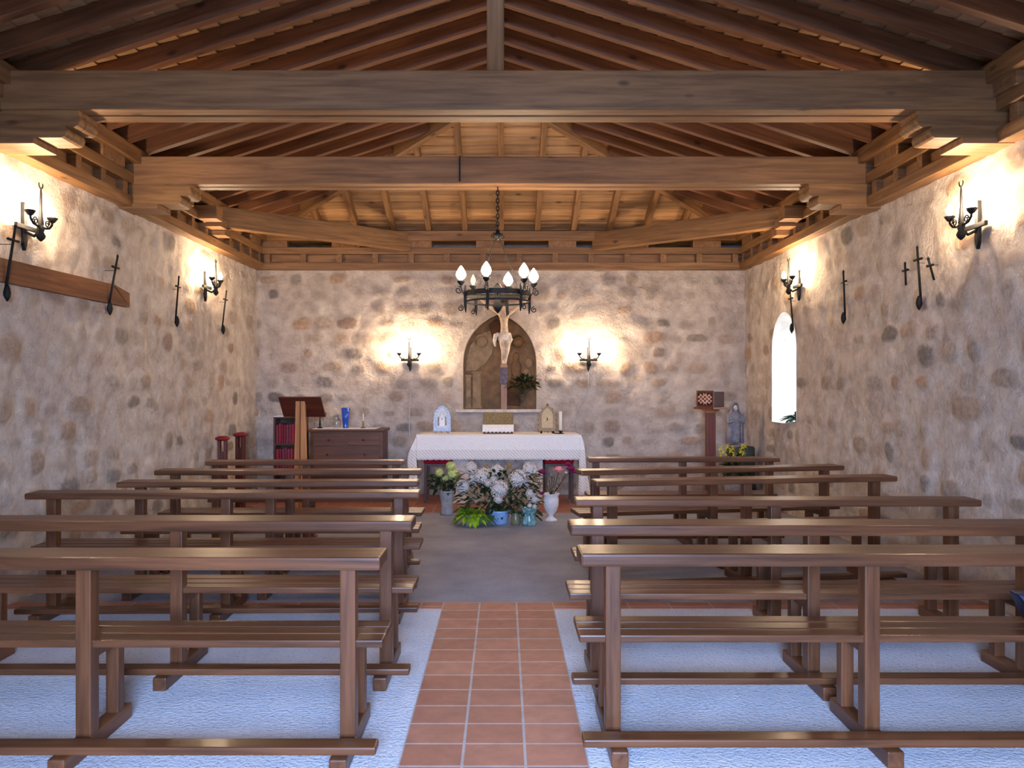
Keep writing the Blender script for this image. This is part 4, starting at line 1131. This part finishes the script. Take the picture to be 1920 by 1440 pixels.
# two stools with crimson seats under the ends of the altar
for lab, x0, x1 in (('stool with a crimson velvet seat under the left end of the altar', -1.08, -0.70), ('stool with a crimson velvet seat under the right end of the altar', 0.55, 0.94)):
    t = thing('stool', lab, 'stool', ((x0+x1)/2, 10.86, 0.004), 0, 'crimson stools by the altar'); w = (x1-x0)/2
    for sx in (-1, 1):
        for sy in (-1, 1): boxp('leg', (sx*(w-0.02)-0.018, sy*0.17-0.018, 0), (sx*(w-0.02)+0.018, sy*0.17+0.018, 0.50), 'dark', t)
    mb = MB(); mb.box((-w, -0.19, 0.50), (w, 0.19, 0.53)); mb.build('seat_frame', 'dark', t, bevel=0.004)
    mb = MB(); mb.box((-w-0.005, -0.20, 0.53), (w+0.005, 0.20, 0.605)); mb.build('seat_cushion', 'velvet', t, bevel=0.02)
    mb = MB()
    for i in range(13): mb.ball((-w+0.01+i*(2*w-0.02)/12, -0.195, 0.615), 0.018, 8, 6)
    mb.build('braid_trim', 'velvet', t, True)

# vase with dark foliage on the niche sill
p = P(979, 765, WB-0.06)
t = thing('sill_vase', 'slender glass vase of dark green foliage on the niche sill beside the crucifix', 'vase', (p.x, WB-0.07, 1.25))
mb = MB(); mb.lathe([(0.035, 0.0), (0.035, 0.008), (0.012, 0.02), (0.016, 0.08), (0.02, 0.16), (0.032, 0.215), (0.028, 0.215), (0.014, 0.15), (0.006, 0.04)], 16); mb.build('glass', 'glass', t, True)
mb = MB()
for i in range(10): 
    dr = rdir(0.3, 1); mb.tube([(0, 0, 0.05), (dr.x*0.06, dr.y*0.03-0.02, 0.22), (dr.x*0.2+0.03, dr.y*0.05-0.06, 0.25+dr.z*0.2)], 0.003, 5)
mb.build('stem', 'stem', t)
mb = MB()
for i in range(300):
    dr = rdir(-0.4, 0.9); q = Vector((0.03+dr.x*random.uniform(0.05, 0.24), -0.06+dr.y*0.07, 0.36+dr.z*random.uniform(0.03, 0.15)))
    leaf_mesh(mb, q, Vector((dr.x, -0.4, dr.z)), random.uniform(0.05, 0.09), 0.026, 0.2, 3)
nofix(mb, 'foliage', 'leaf_dark', t)

# ------------------------------------------------------------------ left of the altar
# bookcase
BX0, BX1, BY0, BZ = -3.20, -2.78, 10.95, 1.155
t = thing('bookcase', 'dark wooden bookcase full of red books behind the lectern', 'bookcase', ((BX0+BX1)/2, BY0, 0.004)); w = (BX1-BX0)/2
boxp('side_panel', (-w, 0, 0), (-w+0.025, 0.28, BZ), 'dark', t); boxp('side_panel', (w-0.025, 0, 0), (w, 0.28, BZ), 'dark', t)
boxp('back_panel', (-w+0.025, 0.265, 0.03), (w-0.025, 0.28, BZ-0.02), 'dark', t); boxp('top_panel', (-w+0.025, 0, BZ-0.025), (w-0.025, 0.28, BZ), 'dark', t)
for z in (0.03, 0.41, 0.76): boxp('shelf', (-w+0.025, 0.0, z), (w-0.025, 0.265, z+0.03), 'dark', t)
for z, nm in ((0.794, 'upper'), (0.444, 'lower')):
    x = BX0+0.03
    while x < BX1-0.06:
        th = random.uniform(0.028, 0.042); h = random.uniform(0.25, 0.285)
        b = thing('book', f'red cloth book standing in the {nm} row of the bookcase', 'book', (x, BY0+0.02, z), 0, f'red books on the {nm} shelf')
        mb = MB(); mb.box((0, 0, 0), (th, 0.006, h)); mb.box((0, 0, 0), (0.003, 0.19, h)); mb.box((th-0.003, 0, 0), (th, 0.19, h)); mb.build('cover', random.choice(('book', 'book', 'book_1', 'book_2')), b)
        mb = MB(); mb.box((0.003, 0.006, 0.004), (th-0.003, 0.185, h-0.006)); mb.build('pages', 'paper', b)
        x += th+0.002
mb = MB(); mb.box((BX0+0.0, BY0, BZ+0.004), (BX0+0.22, BY0+0.24, BZ+0.014)); tag(mb.build('paper_sheets', 'paper'), 'thin pile of white paper on top of the bookcase', 'paper')
# chest of drawers
CX0, CX1, CY0, CZ = -2.70, -1.66, 10.93, 0.985
t = thing('chest_of_drawers', 'brown wooden chest of drawers against the altar wall, left of the altar', 'chest', ((CX0+CX1)/2, CY0, 0.004)); w = (CX1-CX0)/2
boxp('body', (-w+0.02, 0.0, 0.06), (w-0.02, 0.48, CZ-0.035), 'chest', t); boxp('top', (-w-0.01, -0.025, CZ-0.035), (w+0.01, 0.49, CZ), 'chest', t, 0.008)
boxp('plinth', (-w, -0.01, 0.0), (w, 0.48, 0.06), 'chest', t)
def drawer(x0, x1, z0, z1, knobs):
    d = boxp('drawer', (x0, -0.016, z0), (x1, 0.002, z1), 'chest', t, 0.005)
    for kx in knobs:
        mb = MB(); mb.tube([(0, -0.005, 0), (0, -0.018, 0), (0, -0.03, 0), (0, -0.036, 0)], [0.008, 0.008, 0.016, 0.008], 10)
        mb.build('knob', 'dark', d, True, Matrix.Translation((kx-(x0+x1)/2, -0.009, 0)))
drawer(-w+0.06, -0.02, 0.76, 0.92, (-w/2+0.02,)); drawer(0.02, w-0.06, 0.76, 0.92, (w/2-0.02,))
drawer(-w+0.06, w-0.06, 0.54, 0.735, (-w/2, w/2)); drawer(-w+0.06, w-0.06, 0.32, 0.515, (-w/2, w/2)); drawer(-w+0.06, w-0.06, 0.10, 0.295, (-w/2, w/2))
CT = CZ+0.004
mb = MB(); mb.box((-2.66, CY0-0.0, CT), (-1.78, CY0+0.40, CT+0.005)); tag(mb.build('table_runner', 'linen'), 'white linen runner on top of the chest of drawers', 'cloth')
CT += 0.005
def Pc(px, dd=0.2): return ((px-CX)*(CY0+dd)/F, CY0+dd, CT)
mb = MB(); mb.lathe([(0.035, 0.0), (0.04, 0.006), (0.036, 0.02), (0.046, 0.13), (0.062, 0.285), (0.058, 0.285), (0.042, 0.13), (0.03, 0.03)], 20, (0, 0, 0)); o = mb.build('vase', 'blue_glass', None, True, Matrix.Translation(Pc(648))); tag(o, 'cobalt blue glass vase on the chest of drawers', 'vase')
mb = MB(); mb.lathe([(0.05, 0.0), (0.06, 0.02), (0.065, 0.08), (0.05, 0.13), (0.03, 0.16), (0.035, 0.19), (0.031, 0.19), (0.026, 0.16), (0.05, 0.1)], 18)
mb.tube([(-0.035, 0, 0.17), (-0.08, 0, 0.15), (-0.085, 0, 0.08), (-0.06, 0, 0.05)], 0.006, 6); o = mb.build('glass_jug', 'glass', None, True, Matrix.Translation(Pc(631))); tag(o, 'clear glass jug beside the blue vase', 'jug')
for px, lab, h in ((600, 'slim dark candlestick near the lectern end of the chest of drawers', 0.16), (681, 'small brass candlestick on the chest of drawers, away from the lectern', 0.20)):
    t = thing('candlestick', lab, 'candlestick', Pc(px, 0.15))
    mb = MB(); mb.lathe([(0.04, 0.0), (0.038, 0.008), (0.012, 0.02), (0.01, 0.05), (0.018, 0.06), (0.008, 0.075), (0.012, 0.09), (0.016, 0.095), (0.014, 0.10)], 14); mb.build('base', 'brass' if px > 640 else 'iron', t, True)
    mb = MB(); mb.lathe([(0.009, 0.095), (0.009, h), (0.003, h+0.003)], 10); mb.build('candle', 'wax' if px > 640 else 'stem', t, True)
# lectern
p = P(564, 870, 9.75)
t = thing('lectern', 'reading lectern with a mahogany board on a light pine post', 'lectern', (p.x, 9.75, 0), -0.1)
for x0, x1, b0, b1 in ((-0.058, -0.006, -0.075, -0.02), (0.006, 0.058, 0.02, 0.085)):
    mb = MB(); mb.hexa([(b0-0.01, -0.03, 0.05), (b1, -0.03, 0.05), (b1, 0.03, 0.05), (b0-0.01, 0.03, 0.05), (x0, -0.025, 1.40), (x1, -0.025, 1.40), (x1, 0.025, 1.40), (x0, 0.025, 1.40)])
    rotm = Matrix.Rotation(-PI/2, 4, 'Y')
    inv = rotm.inverted()
    for v in mb.v: v.xyz = inv @ v
    mb.build('post', 'pine', t, matrix=rotm, bevel=0.004)
mb = MB(); mb.box((-0.24, -0.19, 0.0), (0.24, 0.19, 0.05)); mb.build('foot', 'red_wood', t, bevel=0.01)
tilt = Matrix.Rotation(-0.95, 4, 'X'); tilt.translation = (0.0, 0.05, 1.33)
mb = MB(); mb.prism([(-0.27, 0.15), (0.27, 0.15), (0.27, -0.15), (-0.27, -0.15)], 'z', -0.012, 0.012); mb.build('reading_board', 'red_wood', t, matrix=tilt, bevel=0.004)
mb = MB(); mb.box((-0.27, 0.125, 0.012), (0.27, 0.15, 0.045)); mb.build('book_ledge', 'red_wood', t, matrix=tilt, bevel=0.003)
# two kneelers with red padded tops
for lab, px, py, d in (('narrow kneeler with a dark red padded top, closer to the left wall', 415, 818, 9.5), ('narrow kneeler with a dark red padded top, closer to the bookcase', 447, 811, 9.85)):
    p = P(px, py, d)
    t = thing('kneeler', lab, 'kneeler', (p.x, d, 0), 0.12 if px < 430 else -0.1, 'red-topped kneelers'); Z = p.z
    mb = MB(); mb.ball((0, 0.06, Z-0.03), 0.086, 16, 8, (1.0, 1.5, 0.36)); mb.build('padded_top', 'cushion', t, True)
    for s in (-1, 1): boxp('post', (s*0.036-0.016, 0.02, 0.05), (s*0.036+0.016, 0.10, Z-0.03), 'red_wood', t)
    boxp('panel', (-0.045, 0.03, 0.10), (0.045, 0.08, Z-0.19), 'red_wood', t)
    boxp('base', (-0.11, -0.06, 0.004), (0.11, 0.18, 0.06), 'dark', t)

# ------------------------------------------------------------------ right of the altar
p = P(1332, 763, 10.45)
t = thing('tabernacle_post', 'reddish wooden pedestal post with a square shelf, right of the altar', 'pedestal', (p.x, 10.45, 0.004)); Z = p.z
boxp('post', (-0.058, -0.058, 0.05), (0.058, 0.058, Z-0.07), 'red_wood', t, 0.01)
mb = MB(); mb.box((-0.12, -0.12, 0.0), (0.12, 0.12, 0.05)); mb.build('foot', 'red_wood', t, bevel=0.01)
mb = MB(); mb.lathe([(0.082, Z-0.08), (0.11, Z-0.055), (0.15, Z-0.035), (0.15, Z-0.03)], 4); mb.build('capital', 'pine', t, matrix=Matrix.Rotation(PI/4, 4, 'Z'))
mb = MB(); mb.box((-0.155, -0.155, Z-0.03), (0.155, 0.155, Z-0.005)); mb.build('shelf', 'red_wood', t, bevel=0.005, matrix=Matrix.Rotation(0.7, 4, 'Z'))
bx = thing('tabernacle_box', 'small dark mahogany box with a pale fretwork face on top of the pedestal post', 'box', (p.x, 10.45, 0.004+Z-0.003), 0.72)
mb = MB(); mb.box((-0.115, -0.13, 0.0), (0.125, 0.13, 0.20)); mb.build('box_body', 'box_wood', bx, bevel=0.006)
# face turned towards the aisle: local -X
mb = MB(); mb.box((-0.125, -0.13, -0.0), (-0.115, 0.13, 0.025)); mb.box((-0.125, -0.13, 0.185), (-0.115, 0.13, 0.215)); mb.box((-0.125, -0.13, 0.025), (-0.115, -0.105, 0.185)); mb.box((-0.125, 0.105, 0.025), (-0.115, 0.13, 0.185)); mb.build('door_frame', 'red_wood', bx)
mb = MB()
for i in range(-3, 4):
    for s in (-1, 1):
        pts = []
        for k in range(9):
            y = -0.105+0.21*k/8; z = 0.105+s*(y)*0.8+i*0.05
            if 0.03 < z < 0.18: pts.append((-0.121, y, z))
        if len(pts) > 1: mb.tube(pts, 0.008, 6)
mb.tube([(-0.122, 0.05*math.cos(a), 0.105+0.05*math.sin(a)) for a in [2*PI*i/16 for i in range(17)]], 0.008, 6)
mb.build('fretwork', 'lattice', bx, True)

# statue on a draped stand, plants before it
p = P(1380, 838, 10.85)
t = thing('statue_stand', 'dark cloth-draped stand under the grey statue in the corner', 'stand', (p.x+0.08, 10.9, 0.004)); SZ = p.z
mb = MB(); mb.lathe([(0.21, 0.0), (0.20, 0.3), (0.185, SZ-0.02), (0.175, SZ-0.004), (0.02, SZ-0.004)], 24)
for i, v in enumerate(mb.v):
    k = i % 24; s = 1+0.06*math.sin(k*2*PI/24*6)*(1-v.z/SZ); v.x *= s; v.y *= s
mb.build('drape', 'dark_cloth', t, True)
t = thing('statue', 'small grey veiled Madonna statue in the corner by the slit window', 'statue', (p.x-0.01, 10.86, SZ+0.001))
mb = MB(); mb.lathe([(0.10, 0.0), (0.10, 0.025), (0.085, 0.03)], 20); mb.build('plinth', 'statue', t, True)
nodes = [((0, 0, 0.30), (0.085, 0.07)), ((0, 0, 0.12), (0.085, 0.075)), ((0, 0, 0.035), (0.095, 0.085)), ((0, 0, 0.42), (0.085, 0.06)), ((0, 0, 0.475), 0.028), ((0, -0.008, 0.53), (0.038, 0.042)), ((0, -0.005, 0.565), 0.03),
         ((-0.095, -0.01, 0.43), 0.032), ((-0.11, -0.05, 0.33), 0.026), ((-0.03, -0.10, 0.37), 0.02), ((0.095, -0.01, 0.43), 0.032), ((0.11, -0.05, 0.33), 0.026), ((0.03, -0.10, 0.37), 0.02)]
skin_obj('robed_figure', nodes, [(0,1),(1,2),(0,3),(3,4),(4,5),(5,6),(3,7),(7,8),(8,9),(3,10),(10,11),(11,12)], 'statue', t)
mb = MB(); mb.lathe([(0.125, 0.05), (0.12, 0.2), (0.115, 0.36), (0.10, 0.44), (0.062, 0.5), (0.058, 0.56), (0.045, 0.60), (0.01, 0.62)], 24)
keepf = []
for f in mb.f:
    c = sum((mb.v[i] for i in f), Vector())/len(f)
    if len(f) == 4 and not (c.y < -0.045*(1 if c.z > 0.46 else 1.6) and abs(c.x) < 0.06): keepf.append(f)
mb.f = keepf
for v in mb.v: v.y = v.y*0.85+0.012
o = mb.build('veil', 'statue', t, True); sm = o.modifiers.new('thick', 'SOLIDIFY'); sm.thickness = 0.008
mb = MB(); mb.ball((0, -0.022, 0.535), 0.034, 12, 8, (0.9, 0.9, 1.2)); mb.ball((0, -0.055, 0.53), 0.007, 6, 5); mb.build('face', 'skin_st', t, True)
p7 = P(1370, 862, 10.4)
t = thing('yellow_plant', 'pot plant with yellow-green flowers at the foot of the grey statue', 'plant', (p7.x+0.03, 10.36, 0.004))
mb = MB(); mb.lathe([(0.10, 0.0), (0.13, 0.26), (0.14, 0.28), (0.14, 0.31), (0.12, 0.31), (0.115, 0.27)], 20); mb.build('pot', 'pot_grey', t, True)
mb = MB()
for px, py in ((1350, 840), (1357, 846), (1364, 838), (1370, 845), (1376, 852), (1392, 838), (1397, 836), (1389, 846), (1352, 853), (1362, 856), (1383, 856), (1394, 850), (1374, 840)):
    q = P(px, py, 10.30)-Vector((p7.x+0.03, 10.36, 0))
    for k in range(6):
        a = k*PI/3; leaf_mesh(mb, q, (math.cos(a), -0.4, math.sin(a)), 0.045, 0.026, 0.0, 3)
nofix(mb, 'flower', 'petal_yellow', t)
mb = MB()
for i in range(170):
    dr = rdir(-0.3, 1); q = Vector((dr.x*random.uniform(0.03, 0.2), dr.y*0.12, 0.48+dr.z*random.uniform(0.05, 0.22)))
    leaf_mesh(mb, q, dr, random.uniform(0.07, 0.13), 0.045, 0.3)
nofix(mb, 'foliage', 'leaf_dark', t)
mb = MB()
for i in range(10): 
    dr = rdir(0.4, 1); mb.tube([(0, 0, 0.25), (dr.x*0.15, dr.y*0.08, 0.45+dr.z*0.18)], 0.005, 5)
mb.build('stem', 'stem', t)
# plant on the window sill
t = thing('sill_plant', 'small green plant on the sill of the slit window', 'plant', (WR+0.12, 9.74, 1.135))
mb = MB(); mb.lathe([(0.04, 0.0), (0.055, 0.08), (0.058, 0.09), (0.045, 0.09)], 16); mb.build('pot', 'pot_grey', t, True)
mb = MB()
for i in range(70):
    dr = rdir(-0.1, 0.8); leaf_mesh(mb, (dr.x*0.02, dr.y*0.06, 0.06), dr*Vector((0.5, 1.4, 0.8)), random.uniform(0.12, 0.26), 0.07, 0.35, 4)
nofix(mb, 'foliage', 'leaf_teal', t)

# ------------------------------------------------------------------ light and camera
def area(name, loc, rot, sx, sy, power, col):
    l = bpy.data.lights.new(name, 'AREA'); l.shape = 'RECTANGLE'; l.size = sx; l.size_y = sy; l.energy = power; l.color = col
    o = bpy.data.objects.new(name, l); COL.objects.link(o); o.location = loc; o.rotation_euler = rot
    return o
area('daylight_door', (-1.1, -4.8, 2.8), (PI/2-0.10, 0, 0), 7.0, 2.2, 6700, (0.39, 0.57, 1.0))
area('daylight_window', (WR+1.1, 9.93, 2.0), (PI/2, 0, PI/2), 0.9, 1.8, 95, (0.86, 0.93, 1.0))
w = bpy.data.worlds.new('World'); SC.world = w; w.use_nodes = True
bgn = w.node_tree.nodes['Background']; bgn.inputs[0].default_value = (0.62, 0.78, 1.0, 1); bgn.inputs[1].default_value = 3.0

cam = bpy.data.cameras.new('Camera'); co = bpy.data.objects.new('Camera', cam); COL.objects.link(co)
cam.sensor_width = 36.0; cam.sensor_fit = 'HORIZONTAL'; cam.lens = 36.0*F/1920.0
cam.shift_x = (960-CX)/1920.0; cam.shift_y = (CY-720)/1920.0
co.location = (0, 0, H); co.rotation_euler = (PI/2, 0, 0); cam.clip_start = 0.05
SC.camera = co
SC.view_settings.view_transform = 'Standard'; SC.view_settings.look = 'None'; SC.view_settings.exposure = 0.1; SC.view_settings.gamma = 1.0; SC.view_settings.use_curve_mapping = False
SC.cycles.use_denoising = True
SC.cycles.max_bounces = 8; SC.cycles.diffuse_bounces = 5; SC.cycles.sample_clamp_indirect = 6.0
